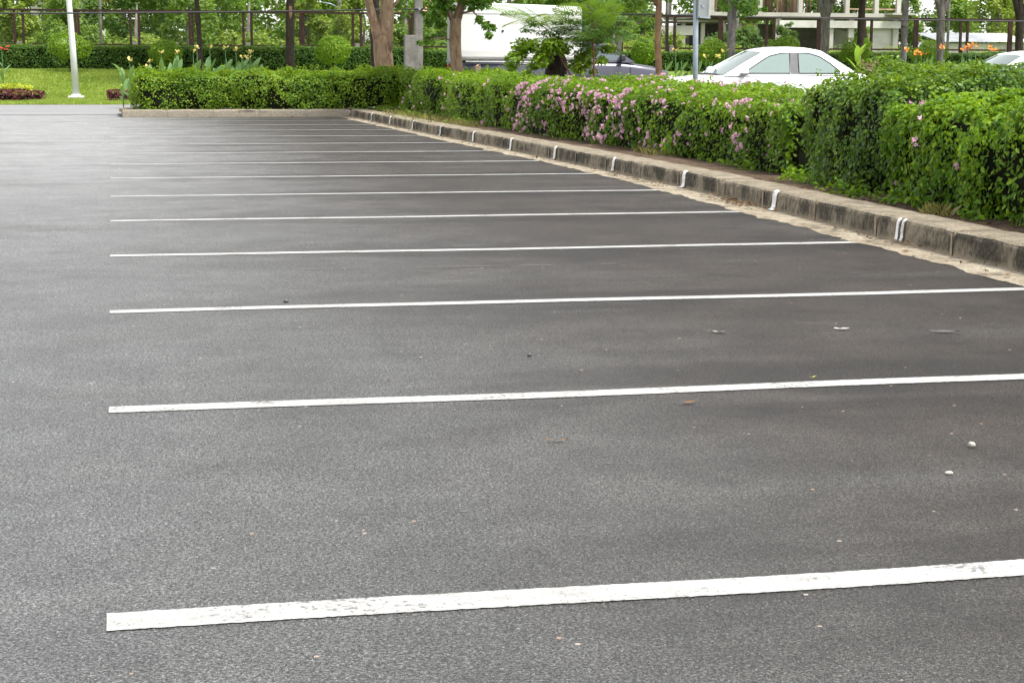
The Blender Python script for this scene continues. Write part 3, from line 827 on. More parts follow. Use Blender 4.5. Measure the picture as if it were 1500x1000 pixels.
# clipped hedge under the fence
for k, (x0, x1, lab) in enumerate([(-9, 10.4, 'long clipped dark hedge below the rusty fence, on the grass bank at the left'),
                                   (10.5, 23.5, 'clipped dark hedge below the rusty fence, behind the blue pickup'),
                                   (23.6, 40, 'clipped dark hedge below the rusty fence at the right, behind the orange cannas')]):
    hedge('clipped_hedge', lab, x0, x1, .8, .82, 1.66, MAT['L_clip'], int(2300*(x1-x0)), .075, 4, 81+k, holes=0, xfun=lambda x: 60.1+0*x, orient='x', amp=.07, r=.12, sprigs=0, stem_n=0, freq=1.8,
          ztop=(lambda X, Y: 0*X) if k == 0 else (lambda X, Y: -.10+0*X))

# ------------------------------------------------------------------ ball shrubs
def leaf_ball(c, r, n, size, rng, squash=1.0, amp=.14):
    d = unit(rng.normal(size=(n, 3))); rr = 1+(vnoise(d*2.5+np.array(c), 3)-.5)*amp*2 - rng.random(n)**2*.22
    return np.array(c)+d*rr[:, None]*np.array(r if hasattr(r, '__len__') else (r, r, r*squash)), d
BALLS = [(-1.30, 58.6, 1.62, .62, .46, 'pale loose round shrub on a dark stem behind the white lamp post', 1),
         (1.72, 59.2, 1.40, .56, .44, 'round shrub against the far hedge behind the yellow cannas', 0),
         (7.15, 58.8, 1.55, .60, .48, 'domed clipped shrub between the dark trunk and the forked tree', 0),
         (17.9, 58.8, 1.55, .42, .46, 'round clipped shrub just beyond the pickup bonnet, left of the slender trunk', 0),
         (20.45, 58.8, 1.50, .50, .50, 'dense ball shrub right of the grey signpost, over the white windscreen', 0),
         (23.2, 59.2, 1.72, .50, .36, 'shrub just above the roof of the white sedan', 1),
         (25.7, 58.6, 1.62, .54, .44, 'loose round shrub above the rear window of the white sedan', 1),
         (28.5, 58.6, 1.52, .62, .46, 'round clipped shrub among the orange cannas', 1)]
rng = np.random.default_rng(91)
for (x, y, z, r, rz_, lab, kind_) in BALLS:
    zb = float(bank(np.array([x]), np.array([y]))[0])-.05
    root = thing('round_shrub', (x, y, zb), lab, 'shrub', 'clipped round shrubs along the far hedge')
    P, N = leaf_ball((x, y, z), (r, r, rz_), 2600, .08, rng, amp=.10 if kind_ == 0 else .28)
    fo = link('crown', leaf_mesh('crown', P-np.array(root.location), N, .085, rng=rng), MAT['L_ball'], root)
    m = MB(); m.tube([(x, y, zb), (x+.03, y, zb+.3), (x, y, z-.1)], [.05, .045, .04], 7)
    for k in range(4):
        an = k*1.6; m.tube([(x, y, zb+.3), (x+math.cos(an)*r*.5, y+math.sin(an)*r*.5, z)], [.025, .012], 5)
    m.build('trunk', MAT['bark_dark'], root)

# ------------------------------------------------------------------ rusty fence
fence = thing('rusty_fence', (15, 62, .8), 'long rusty steel fence with wire mesh, running behind the clipped hedge', 'fence')
FX = []
pairs = [-10.8, -7.0, -3.02, .79, 4.60, 8.40, 12.25, 16.1, 19.91, 23.75, 27.62, 31.53, 35.4, 39.2]
singles = [-8.9, -5.0, -1.12, 2.68, 6.47, 10.32, 14.2, 18.0, 21.82, 25.67, 29.56, 33.44, 37.3]
FY = 62.0
for x in pairs:
    for dx in (-.14, .14):
        m = MB(); m.box((x+dx, FY, 1.80), (.085, .085, 2.04)); m.build('post', MAT['rust'], fence)
    m = MB(); m.box((x, FY-.02, 1.55), (.15, .2, .48), bev=.01); m.build('footing', MAT['concrete'], fence)
for x in singles:
    m = MB(); m.box((x-.045, FY, 1.80), (.085, .085, 2.04)); m.box((x+.05, FY+.003, 1.80), (.085, .08, 2.04)); m.build('post', MAT['rust'], fence)
def wire_panel(x0, x1, z0, z1):
    V = []; F = []; st = .11; t = .0011; L = x1-x0; H = z1-z0
    for s_ in (1, -1):
        k = -H
        while k < L:
            a0 = max(0, k); a1 = min(L, k+H)
            if a1-a0 > .02:
                b0, b1 = a0-k, a1-k
                pa = (x0+a0, z0+b0 if s_ > 0 else z1-b0); pb = (x0+a1, z0+b1 if s_ > 0 else z1-b1)
                i = len(V)
                for (px_, pz_) in (pa, pb):
                    V += [(px_-t, FY-.02, pz_), (px_+t, FY-.02, pz_+.0), (px_, FY-.02+2*t, pz_+t)]
                F += [(i, i+1, i+4, i+3), (i+1, i+2, i+5, i+4), (i+2, i, i+3, i+5)]
            k += st
    return np.array(V), F
allx = sorted(pairs+singles)
for a, b in zip(allx[:-1], allx[1:]):
    x0 = a+(.2 if a in pairs else .1); x1 = b-(.2 if b in pairs else .1)
    V, F = wire_panel(x0, x1, 1.72, 2.76)
    o = link('wire_mesh', npmesh('wire_mesh', V-np.array(fence.location), F), MAT['trimgrey'], fence); o['kind'] = 'stuff'
    m = MB(); m.box(((a+b)/2, FY+.002, 1.69), (x1-x0+.02, .07, .06)); m.build('bottom_rail', MAT['rust'], fence)
for a, b in zip(pairs[:-1], pairs[1:]):
    m = MB(); m.box(((a+b)/2, FY-.003, 2.835), (b-a-.01, .10, .07)); m.build('top_rail', MAT['rust'], fence)

# ------------------------------------------------------------------ trees
def crown_clumps(cl, n_per, size, rng, shape=4, flat=.75):
    P = []; N = []
    for (x, y, z, r) in cl:
        k = int(n_per*(r**1.6)); d = unit(rng.normal(size=(k, 3))); rr = rng.random(k)**.4*r
        P.append(np.array([x, y, z])+d*rr[:, None]*np.array([1, 1, flat])); N.append(unit(d*.7+np.array([0, 0, .5])))
    return np.concatenate(P), np.concatenate(N)

def make_tree(name, base, trunk_pts, rads, limbs, clumps, bark, leafm, label, n_per=900, size=.12, group=None, shape=4, cat='tree', rough=.05, seed=1, width=1.0, droop=.5):
    rng = np.random.default_rng(seed)
    root = thing(name, base, label, cat, group); off = np.array(base)
    m = MB(); m.tube(trunk_pts, rads, 12, rough=rough)
    m.build('trunk', bark, root)
    for (pts, rr) in limbs:
        m = MB(); m.tube(pts, rr, 9, rough=rough); m.build('limb', bark, root)
    if clumps:
        P, N = crown_clumps(clumps, n_per, size, rng)
        link('crown', leaf_mesh('crown', P-off, N, size, shape=shape, rng=rng, width=width, droop=droop), leafm, root)
    return root

def high_crown(x, y, z, R, H, n, rng):
    out = []
    for k in range(n):
        a = rng.uniform(0, 6.28); q = R*math.sqrt(rng.random()); out.append((x+q*math.cos(a), y+q*math.sin(a), z+H*rng.random()*(1-.5*q/R), rng.uniform(.45, .85)))
    return out
rng = np.random.default_rng(101)
# brown forked tree at the far corner
make_tree('forked_tree', (6.48, 43, .05), [(6.52, 43, .05), (6.50, 43, .9), (6.46, 43, 1.4), (6.44, 43, 1.75), (6.44, 43, 1.95)], [.28, .24, .225, .21, .10],
    [([(6.42, 43, 1.5), (6.34, 43, 1.85), (6.22, 43, 2.2), (6.10, 43, 2.72), (5.7, 43, 3.8), (5.3, 43, 5.2)], [.17, .145, .115, .095, .08, .05]),
     ([(6.48, 43, 1.4), (6.52, 43, 1.85), (6.57, 43, 2.2), (6.58, 43, 2.7), (6.75, 43.1, 3.8), (7.3, 43.2, 5.4)], [.20, .19, .175, .17, .13, .07]),
     ([(6.60, 43, 2.42), (6.76, 42.9, 2.56), (6.95, 42.9, 2.8)], [.05, .04, .02])],
    [(6.87, 43.0, 2.6, .15), (6.99, 43.0, 2.43, .13), (7.07, 43.0, 2.29, .1), (6.97, 43.3, 2.69, .18), (6.85, 43.2, 2.5, .09)] + high_crown(6.2, 43, 4.8, 2.4, 2.4, 34, rng),
    MAT['bark_brown'], MAT['L_tree'], 'thick brown tree that forks into two limbs, at the far corner of the lot', n_per=700, size=.13, seed=4)
# leafy tree beside the van
T668 = [(6.80, 37.0, 2.42, .27), (6.54, 36.7, 2.17, .21), (6.99, 37.3, 2.3, .21), (6.75, 36.8, 1.97, .13), (6.54, 37.0, 2.02, .12), (7.39, 36.7, 2.43, .24), (7.61, 36.5, 2.4, .18),
        (6.44, 36.7, 1.66, .09), (6.64, 37.0, 1.72, .09), (6.26, 36.5, 1.59, .07), (7.51, 36.4, 2.06, .1), (7.63, 36.3, 1.94, .12), (7.76, 36.3, 1.92, .09), (7.66, 36.2, 1.75, .09)]
make_tree('leafy_tree', (7.15, 37, .1), [(7.17, 37, .1), (7.15, 37, 1.0), (7.10, 37, 1.6), (7.12, 37, 2.1)], [.14, .125, .125, .12],
    [([(7.12, 37, 2.0), (7.24, 37, 2.4), (7.5, 37, 3.2), (7.9, 37, 4.2)], [.10, .085, .06, .03]),
     ([(7.09, 37, 2.0), (6.9, 37, 2.4), (6.6, 37, 3.2)], [.07, .05, .03]),
     ([(7.05, 37, 1.62), (6.85, 36.9, 1.7), (6.45, 36.7, 1.66), (6.25, 36.5, 1.6)], [.018, .014, .01, .005]),
     ([(7.16, 37, 2.2), (7.4, 36.6, 2.25), (7.55, 36.4, 2.05), (7.7, 36.3, 1.8)], [.03, .02, .012, .006])],
    T668 + high_crown(7.1, 37, 3.0, 1.5, 2.0, 22, rng), MAT['bark_brown'], MAT['L_tree'],
    'leafy brown-trunked tree in front of the rear door of the white van box', n_per=1400, size=.13, seed=5, width=1.1)
# slender trunk out of the flowering hedge
T963 = [(7.98, 26.0, 2.2, .12), (8.37, 26.2, 2.2, .12), (8.46, 25.8, 2.15, .11), (7.90, 26.2, 2.1, .08), (8.40, 26.0, 2.05, .07), (8.69, 26.3, 2.05, .07), (8.10, 26.0, 2.3, .14), (7.75, 26.1, 2.15, .08), (8.55, 26, 2.25, .1)]
make_tree('slender_tree', (8.2, 26, .1), [(8.20, 26, .1), (8.18, 26, .9), (8.14, 26, 1.5), (8.15, 26, 2.05), (8.13, 26, 3.0)], [.062, .054, .05, .05, .04],
    [([(8.14, 26, 2.05), (8.02, 26, 2.2), (7.9, 26, 2.6)], [.03, .024, .015]), ([(8.14, 26, 2.3), (8.4, 26, 2.5), (8.7, 26, 2.8)], [.028, .02, .012])],
    T963 + high_crown(8.2, 26, 2.75, .9, 1.4, 14, rng), MAT['bark_young'], MAT['L_tree'], 'slender smooth reddish-brown trunk rising from the flowering hedge left of the signpost', n_per=1800, size=.06, seed=6, rough=.03)
# dark trunks along the fence
DT = [(2.72, 57.0, .085, -.03, 0, 'thin dark trunk among the yellow cannas, leftmost of the dark trunks', 'bark_dark'),
      (5.56, 57.0, .15, .02, 0, 'straight dark trunk with a reddish scar, behind the end hedge left of the forked tree', 'bark_dark'),
      (7.28, 50.0, .145, 0, 0, 'black trunk standing directly behind the forked tree', 'bark_dark'),
      (16.22, 45.0, .115, -.05, 1, 'dark mossy trunk with low leaves above the white windscreen', 'bark_grey'),
      (23.82, 57.0, .16, .0, 1, 'dark grey trunk flaring into a fork above the roof of the white sedan', 'bark_grey'),
      (25.08, 57.0, .125, .03, 0, 'straight black trunk above the rear pillar of the white sedan', 'bark_dark'),
      (23.40, 50.0, .10, .04, 0, 'knotted grey trunk right of the big stump', 'bark_grey'),
      (25.72, 52.0, .13, -.05, 1, 'forked grey trunk rising behind the orange cannas', 'bark_grey'),
      (30.63, 56.0, .14, -.05, 1, 'dark trunk at the right edge, above the second white car', 'bark_dark')]
rng = np.random.default_rng(131)
hc = np.array([(*q[:3], q[3]) for q in high_crown(0, 0, 0, 2.3, 2.6, 46, rng)])
CP, CN = crown_clumps([tuple(q) for q in hc], 330, .16, rng)
crown_me = leaf_mesh('crown', CP, CN, .17, rng=rng); crown_me.materials.append(MAT['L_tree'])
for k, (x, y, r, lean, fork, lab, bk) in enumerate(DT):
    zb = float(bank(np.array([x]), np.array([y]))[0])-.05 if y > 52 else .0
    root = thing('street_tree', (x, y, zb), lab, 'tree', 'dark-trunked trees along the fence')
    zt = 3.0
    pts = [(x-lean*.2+random.uniform(-.02, .02), y, zb), (x, y, zb+.7), (x+lean+random.uniform(-.03, .03), y, zb+1.4), (x+lean*1.6, y, 2.55), (x+lean*2.5, y, 3.4), (x+lean*3, y, 5.2)]
    m = MB(); m.tube(pts, [r*1.2, r, r*.94, r*1.0, r*.8, r*.4], 11, rough=.07); m.build('trunk', MAT[bk], root)
    if fork:
        sgn = -1 if x < 25.9 and x != 23.82 else 1
        for sg in (-1, 1):
            m = MB(); m.tube([(x+lean*1.6, y, 2.62), (x+lean*1.6+sg*.10, y, 2.95), (x+sg*.45, y, 3.8), (x+sg*1.0, y, 5.0)], [r*.75, r*.75, r*.55, r*.25], 9, rough=.05); m.build('limb', MAT[bk], root)
    if k == 1:
        m = MB(); m.tube([(x+.01, y-.115, 2.45), (x+.03, y-.125, 2.62), (x+.03, y-.11, 2.9)], [.02, .055, .05], 7); m.build('scar', MAT['bark_young'], root)
    if k in (4, 6):
        m = MB(); m.tube([(x-.02, y-r*.7, 2.35), (x-.02-r*.4, y-r, 2.36)], [.09, .05], 7); m.build('knot', MAT[bk], root)
    o = link('crown', crown_me, None, root, (0, 0, 4.6-zb)); o.rotation_euler = (0, 0, k*1.1); o.scale = (1, 1, .9+.05*(k % 3))
    if k == 3:
        P, N = crown_clumps([(16.28, 45.0, 2.76, .29), (16.46, 44.7, 2.66, .25), (15.93, 44.8, 2.63, .14), (16.3, 44.6, 2.48, .16), (16.83, 45.0, 2.6, .14), (16.81, 45.4, 2.83, .25), (16.6, 44.8, 2.55, .16), (16.01, 45.3, 2.8, .18), (17.05, 45, 2.62, .09)], 1300, .12, rng)
        link('leafy_shoots', leaf_mesh('leafy_shoots', P-np.array(root.location), N, .12, rng=rng, droop=.8), MAT['L_tree'], root)
# dark spreading tree beyond the pickup
make_tree('spreading_tree', (15.9, 55, .3), [(15.9, 55, .3), (15.88, 55, 1.4), (15.95, 55, 2.0), (15.75, 55, 2.7), (15.4, 55, 3.6)], [.12, .1, .1, .09, .06],
    [([(15.95, 55, 1.95), (16.3, 55, 2.3), (16.9, 55, 2.6)], [.07, .05, .03]), ([(15.75, 55, 2.65), (15.3, 55, 2.75), (14.7, 55, 3.0)], [.08, .06, .03])],
    [(15.76, 55.0, 2.73, .48), (15.3, 55.0, 2.94, .4), (16.32, 55.0, 2.84, .4), (16.79, 55.0, 2.52, .31), (16.18, 54.5, 2.29, .26), (15.88, 55.0, 2.3, .2), (17.02, 55.0, 2.13, .18), (15.19, 55.4, 2.62, .31), (15.52, 55.0, 3.16, .44), (16.43, 55.0, 3.17, .44), (16.0, 55, 3.7, .8), (15.0, 55, 3.6, .7), (17.0, 55, 3.5, .7)],
    MAT['bark_grey'], MAT['L_bgB'], 'low spreading tree with drooping branches beyond the pickup cab', n_per=950, size=.12, seed=9)

# ------------------------------------------------------------------ light bush with feathery saplings in front of the van
BUSH = [(7.46, 32.5, 1.5, .18), (7.7, 32.4, 1.52, .18), (7.93, 32.3, 1.47, .18), (8.26, 32.3, 1.45, .18), (7.41, 32.6, 1.35, .12), (7.85, 32.5, 1.35, .16), (8.62, 32.4, 1.35, .16), (8.89, 32.4, 1.4, .12),
        (9.09, 32.4, 1.45, .11), (8.76, 32.4, 1.2, .12), (8.59, 32.5, 1.1, .11), (9.12, 32.5, 1.25, .09), (7.79, 32.8, 1.16, .13), (8.95, 32.6, 1.03, .09), (8.12, 32.8, 1.58, .12)]
make_tree('broad_leaf_bush', (8.3, 33, .1), [(8.28, 33, .1), (8.30, 33, .9), (8.32, 33, 1.25), (8.33, 33, 1.45)], [.24, .22, .20, .10],
    [([(8.3, 33, .9), (8.0, 32.7, 1.3), (7.5, 32.5, 1.5)], [.03, .02, .01]), ([(8.35, 33, 1.0), (8.6, 32.7, 1.2), (9.0, 32.5, 1.4)], [.03, .02, .01]), ([(8.3, 33, 1.1), (8.2, 32.8, 1.4), (8.1, 32.6, 1.6)], [.03, .02, .01])],
    BUSH + [(x+.1*k, y-.1, z+.12*k-.1, r*1.2) for (x, y, z, r) in BUSH[::2] for k in (-1, 1)], MAT['bark_dark'], MAT['L_lite'], 'pale broad-leaved bush on a dark stump beside the pickup bed', n_per=1700, size=.085, seed=12, cat='bush', shape=6, width=1.1, droop=.9)
def frond_mesh(L=1.0, pairs=11):
    V = []; F = []
    def quad(a, b, w_):
        a = np.array(a); b = np.array(b); d = b-a; s_ = np.cross(d, (0, 0, 1)); s_ = s_/max(1e-6, np.linalg.norm(s_))*w_
        i = len(V); V.extend([a, (a+b)/2+s_, b, (a+b)/2-s_]); F.append((i, i+1, i+2, i+3))
    def rach(t): return np.array([t*L, 0, .10*math.sin(t*2.2)-.20*t*t])
    for k in range(8): quad(rach(k/8), rach((k+1)/8), .006)
    for k in range(pairs):
        t = .15+.83*k/(pairs-1); o0 = rach(t); pl = .30*math.sin(math.pi*(.18+.72*t))*L
        for s_ in (-1, 1):
            d = np.array([.45, s_*.9, -.18]); d = d/np.linalg.norm(d); e = np.array([d[1]*-s_*-1, 0, 0])
            for j in range(9):
                q = o0+d*pl*(j+1)/9; q2 = np.cross(d, (0, 0, 1))
                for g in (-1, 1): quad(q, q+(q2*g*.6+d*.45)*.062*L, .013*L)
    return npmesh('frond', np.array(V), F)
frond = frond_mesh(); frond.materials.append(MAT['L_fern'])
SAP = [([(8.47, 32.2, .3), (8.45, 32.2, .87), (8.16, 32.4, 1.41), (8.02, 32.5, 1.79), (7.78, 32.5, 1.98)], .02, 'feathery-leaved sapling leaning left in front of the white van box', 16),
       ([(8.82, 32, .3), (8.80, 32, .9), (8.76, 32, 1.6), (8.74, 32, 1.95), (8.8, 32, 2.2)], .022, 'upright feathery-leaved sapling in front of the pickup cab', 18),
       ([(8.6, 32.3, .3), (8.6, 32.3, .97), (8.62, 32.3, 1.41), (8.7, 32.3, 1.75), (8.95, 32.3, 2.0)], .013, 'thin feathery-leaved sapling between two others in front of the pickup', 12)]
rng = np.random.default_rng(61)
for (pts, r, lab, nf) in SAP:
    root = thing('feathery_sapling', pts[0], lab, 'sapling', 'feathery saplings in front of the pickup')
    m = MB(); m.tube(pts, [r*1.1, r, r*.8, r*.6, r*.3], 7); m.build('stem', MAT['stemred'], root)
    for k in range(nf):
        t = rng.uniform(1.7, 4.0); i = int(min(3, math.floor(t))); f = t-i
        q = Vector(pts[i]).lerp(Vector(pts[i+1]), f)-Vector(pts[0])
        o = bpy.data.objects.new('frond', frond); COL.objects.link(o); o.parent = root; o.location = q
        az = k*2.4+rng.uniform(-.4, .4); sc = rng.uniform(.5, .9)
        o.rotation_euler = (rng.uniform(-.6, .6), -rng.uniform(-.1, .6), az); o.scale = (sc, sc, sc)

FOL = [(8.2, 32.4, 1.95, .16, 0), (8.0, 32.5, 1.5, .16, 0), (9.1, 32.2, 1.62, .14, 1), (9.45, 32.2, 1.95, .14, 1), (8.35, 32.2, 2.12, .16, 2), (8.15, 32.3, 1.78, .2, 2), (7.75, 32.4, 1.92, .22, 0), (7.95, 32.4, 1.74, .20, 0), (8.15, 32.5, 1.62, .22, 0), (7.6, 32.4, 1.78, .14, 0), (8.3, 32.4, 1.45, .16, 0),
       (8.75, 32, 2.05, .16, 1), (8.5, 32.1, 1.95, .20, 1), (9.0, 32.1, 1.9, .2, 1), (8.75, 31.9, 1.75, .25, 1), (9.3, 32.1, 1.78, .22, 1), (8.5, 31.9, 1.66, .2, 1), (9.6, 32.2, 1.7, .16, 1), (8.9, 32, 2.3, .25, 1), (9.85, 32.2, 1.62, .10, 1),
       (8.65, 32.3, 1.55, .18, 2), (8.9, 32.3, 1.6, .2, 2), (9.15, 32.3, 2.05, .2, 2), (8.3, 32.3, 1.82, .16, 2), (8.8, 32.4, 1.45, .14, 2)]
saps = [o for o in bpy.data.objects if o.name.startswith('feathery_sapling')]
for k, root in enumerate(sorted(saps, key=lambda o: o.name)):
    P, N = crown_clumps([(q[0], q[1], q[2], q[3]*1.25) for q in FOL if q[4] == k], 1900, .03, rng, flat=.3)
    o = link('foliage', leaf_mesh('foliage', P-np.array(root.location), N, .07, rng=rng, lift=1.2, spread=.6, width=.7), MAT['L_fern'], root); o['kind'] = 'stuff'

# ------------------------------------------------------------------ stumps and the banana-like sprout
def stump(x, y, zb, zt, r, label, tilt=0):
    root = thing('tree_stump', (x, y, zb), label, 'stump'); m = MB()
    m.tube([(x, y, zb), (x, y, (zb+zt)/2), (x+.01, y, zt)], [r*1.15, r, r*.97], 16, cap=False, rough=.04); m.build('bark', MAT['wood_side'], root)
    m = MB(); vs = [(x+.01, y, zt-.01)]; n_ = 16
    for k in range(n_): a_ = 2*math.pi*k/n_; vs.append((x+math.cos(a_)*r*.96, y+math.sin(a_)*r*.96, zt+tilt*math.cos(a_)*r+random.uniform(-.012, .012)))
    m.add(vs, [(0, k+1, (k+1) % n_+1) for k in range(n_)]); m.build('cut_top', MAT['wood_cut'], root)
stump(14.95, 33.4, .05, 1.265, .21, 'thick sawn tree stump behind the rear of the white sedan')
stump(7.37, 36, .12, 1.12, .07, 'small pale split stump in the hedge below the van tail light', .5)
root = thing('leafy_sprout', (14.45, 32.9, .1), 'single tall pale green broad-leaved sprout left of the thick stump', 'plant')
m = MB(); m.tube([(14.45, 32.9, .1), (14.45, 32.9, 1.2), (14.5, 32.9, 1.5)], [.015, .012, .008], 6); m.build('stem', MAT['L_lite'], root)
def paddle(L, W_, bend=.3, n_=6, fold=.25):
    V = []; F = []
    for k in range(n_+1):
        t = k/n_; ww = W_*math.sin(math.pi*min(1, .06+t*.94))**.75*.5; z = L*t*math.cos(bend*t); x = L*t*math.sin(bend*t)
        V += [(x-ww*fold*.0, -ww, z), (x+ww*fold, 0, z), (x, ww, z)]
    for k in range(n_):
        a_ = 3*k; F += [(a_, a_+1, a_+4, a_+3), (a_+1, a_+2, a_+5, a_+4)]
    return npmesh('leaf', np.array(V), F, True)
pad = [paddle(.5, .17, .25), paddle(.45, .15, .6), paddle(.42, .13, .1)]
pl = [m_.copy() for m_ in pad]
for m_ in pl: m_.materials.append(MAT['L_lite'])
for (z, az, sc, tl) in [(1.18, 1.4, .8, .15), (1.25, 4.2, .7, .2), (1.38, .3, .6, .5), (1.45, 2.6, .4, .3), (1.05, 3.0, .75, .5), (1.3, 5.4, .5, .4)]:
    o = link('leaf', pl[0], None, root, (0.02, 0, z-.1)); o.rotation_euler = (0, tl, az); o.scale = (sc,)*3

# ------------------------------------------------------------------ cannas
for m_ in pad: m_.materials.append(MAT['L_canna'])
def canna_flower(mat, rng):
    V = []; F = []
    for k in range(9):
        c = np.array([rng.normal()*.035, rng.normal()*.035, rng.uniform(-.03, .07)]); a_ = rng.uniform(0, 6.28); el = rng.uniform(-.2, 1.1)
        d = np.array([math.cos(a_)*math.cos(el), math.sin(a_)*math.cos(el), math.sin(el)]); s_ = np.cross(d, (.1, .2, 1)); s_ = s_/np.linalg.norm(s_)
        L = rng.uniform(.08, .13); i = len(V); V += [c, c+d*L*.5+s_*.032, c+d*L, c+d*L*.5-s_*.032]; F.append((i, i+1, i+2, i+3))
    me = npmesh('flower', np.array(V), F); me.materials.append(mat); return me
rng = np.random.default_rng(17)
CF = {c_: [canna_flower(MAT[c_], rng) for k in range(3)] for c_ in ('yellow', 'orange', 'red')}
stalk = MB().tube([(0, 0, 0), (.01, 0, .5), (0, 0, 1)], [.014, .012, .006], 6)
st_me = None
def canna(x, y, zb, ztop, colour, label, group, leaves=6, lz=.55, fs=1.0):
    global st_me
    root = thing('canna', (x, y, zb), label, 'canna', group)
    if st_me is None:
        o = stalk.build('stalk', MAT['L_canna'], root, world=False); st_me = o.data
    else: o = link('stalk', st_me, None, root)
    H = ztop-zb; o.scale = (1, 1, H)
    for k in range(leaves):
        z = H*(.08+lz*k/max(1, leaves-1)); q = link('leaf', pad[k % 3], None, root, (0, 0, z)); s_ = rng.uniform(.65, 1.05)
        q.rotation_euler = (0, rng.uniform(.15, .65), k*2.3+rng.uniform(-.5, .5)); q.scale = (s_, s_, s_)
    if colour:
        q = link('flower', CF[colour][int(rng.integers(3))], None, root, (0, 0, H)); q.rotation_euler = (0, 0, rng.uniform(0, 6)); q.scale = (fs,)*3
    return root
YEL = [(.42, 1.2), (.91, 1.17), (1.18, 1.37), (1.56, 1.37), (1.95, 1.41), (2.05, 1.51), (2.36, 1.51), (2.76, 1.48), (3.01, 1.45), (3.37, 1.38), (3.16, 1.27), (3.28, 1.25), (.84, 1.01)]
ORD = ['first', 'second', 'third', 'fourth', 'fifth', 'sixth', 'seventh', 'eighth', 'ninth', 'tenth', 'eleventh', 'twelfth', 'thirteenth', 'fourteenth']
YEL.sort(); ORG_N = 0
for k, (x, zt) in enumerate(YEL):
    canna(x, 44.5+random.uniform(-.2, .2), .02, zt, 'yellow', ORD[k]+' pale yellow canna from the left, in bloom behind the end hedge', 'yellow cannas behind the end hedge', fs=.8)
for k in range(20):
    x = .55+k*.155+random.uniform(-.08, .08)
    canna(x, 44.2+random.uniform(-.3, .5), .02, 1.0+random.uniform(-.1, .28) - (.25 if x < 1.0 else 0), None, 'flowerless canna with upright grey-green leaves behind the end hedge', 'flowerless cannas behind the end hedge', leaves=7, lz=.7)
for k, (x, zt) in enumerate([(14.27, 1.49), (15.1, 1.34), (15.43, 1.34), (15.6, 1.46)]):
    canna(x, 44, .02, zt, 'yellow', ORD[k]+' yellow canna from the left, between the pickup bonnet and the white sedan windscreen', 'yellow cannas behind the white sedan', lz=.5, fs=.95)
for k in range(8):
    canna(14.0+k*.27+random.uniform(-.1, .1), 43.8, .02, 1.15+random.uniform(-.1, .1), None, 'flowerless canna leaves beyond the bonnet of the white sedan', 'flowerless cannas behind the white sedan', leaves=6, lz=.7)
ORG = [(21.14, 1.53), (21.55, 1.48), (21.51, 1.4), (21.67, 1.42), (22.25, 1.61), (22.82, 1.54), (23.09, 1.62), (23.15, 1.67), (23.05, 1.58), (23.31, 1.65), (23.62, 1.62), (23.79, 1.54), (23.89, 1.55), (24.19, 1.38)]
for k, (x, zt) in enumerate(sorted(ORG)):
    canna(x, 45+random.uniform(-.15, .15), .02, zt, 'orange', ORD[k]+' orange canna from the left, in bloom beyond the dark hedge at the right', 'orange cannas at the right', lz=.5, fs=.95)
for k in range(16):
    canna(21.2+k*.2+random.uniform(-.1, .1), 45+random.uniform(-.3, .3), .02, 1.25+random.uniform(-.12, .1), None, 'flowerless canna with upright leaves among the orange ones', 'flowerless cannas at the right', leaves=6, lz=.72)
canna(-3.08, 53, .08, 1.50, 'red', 'single tall red canna at the left edge behind the lime border', None, leaves=5, lz=.55, fs=1.6)
canna(.25, 46.0, .0, .95, None, 'dark-leaved canna at the left end of the end hedge', None, leaves=8, lz=.75)

# ------------------------------------------------------------------ posts, poles, sign, cable
root = thing('lamp_post', (-1.05, 53, .03), 'white painted lamp post on a concrete foot on the lawn', 'lamp post')
m = MB(); m.tube([(-1.05, 53, .2), (-1.10, 53, 1.6), (-1.165, 53, 3.0), (-1.25, 53, 6.2)], [.10, .088, .078, .06], 14); m.build('pole', MAT['lampwhite'], root)
m = MB(); m.box((-1.05, 53, .10), (.46, .46, .12), bev=.02); m.build('foot', MAT['plaster'], root)
m = MB(); m.box((-1.05, 53, .18), (.27, .27, .05), bev=.01); m.build('base_plate', MAT['lampwhite'], root)
m = MB(); m.tube([(-1.25, 53, 6.15), (-1.0, 52.6, 6.5), (-.5, 51.8, 6.6)], [.04, .035, .03], 8); m.build('arm', MAT['lampwhite'], root)
m = MB(); m.box((-.35, 51.6, 6.58), (.2, .55, .1), rz=-.5, bev=.03); m.build('lamp_head', MAT['lampwhite'], root)

root = thing('concrete_post', (7.95, 48, 0), 'short thick weathered concrete post left of the tall concrete pole', 'post')
m = MB(); m.box((7.95, 48, .95), (.285, .26, 1.9), bev=.015); m.build('shaft', MAT['concrete'], root)
for z in (1.55, 1.63, 1.71, 1.80):
    m = MB(); m.tube([(7.99, 47.875, z), (7.99, 47.866, z)], .012, 8); m.build('bolt_hole', MAT['black'], root)
root = thing('concrete_pole', (8.2, 48, 0), 'tall grey square concrete utility pole carrying the black cable', 'utility pole')
m = MB(); m.box((8.2, 48, 3.4), (.205, .20, 6.8), bev=.012); m.build('shaft', MAT['concrete'], root)
for z in (1.9, 1.97, 2.05, 2.5):
    m = MB(); m.tube([(8.2, 47.905, z), (8.2, 47.895, z)], .011, 8); m.build('bolt_hole', MAT['black'], root)
m = MB(); m.box((8.2, 47.99, 2.60), (.25, .25, .03)); m.box((8.2, 47.85, 2.60), (.05, .06, .06)); m.build('cable_clamp', MAT['galv'], root)
m = MB()
pts = []
for k in range(41):
    t = k/40; x = -14+22.15*t; pts.append((x, 47.84, 2.35+.25*t*t+.16*(t-1)*t+.0))
m.tube(pts, .020, 6)
pts2 = [(8.25+36*k/50, 47.84, 2.60-.62*math.sin(math.pi*k/50)*.25-.0006*k) for k in range(51)]
m.tube(pts2, .020, 6)
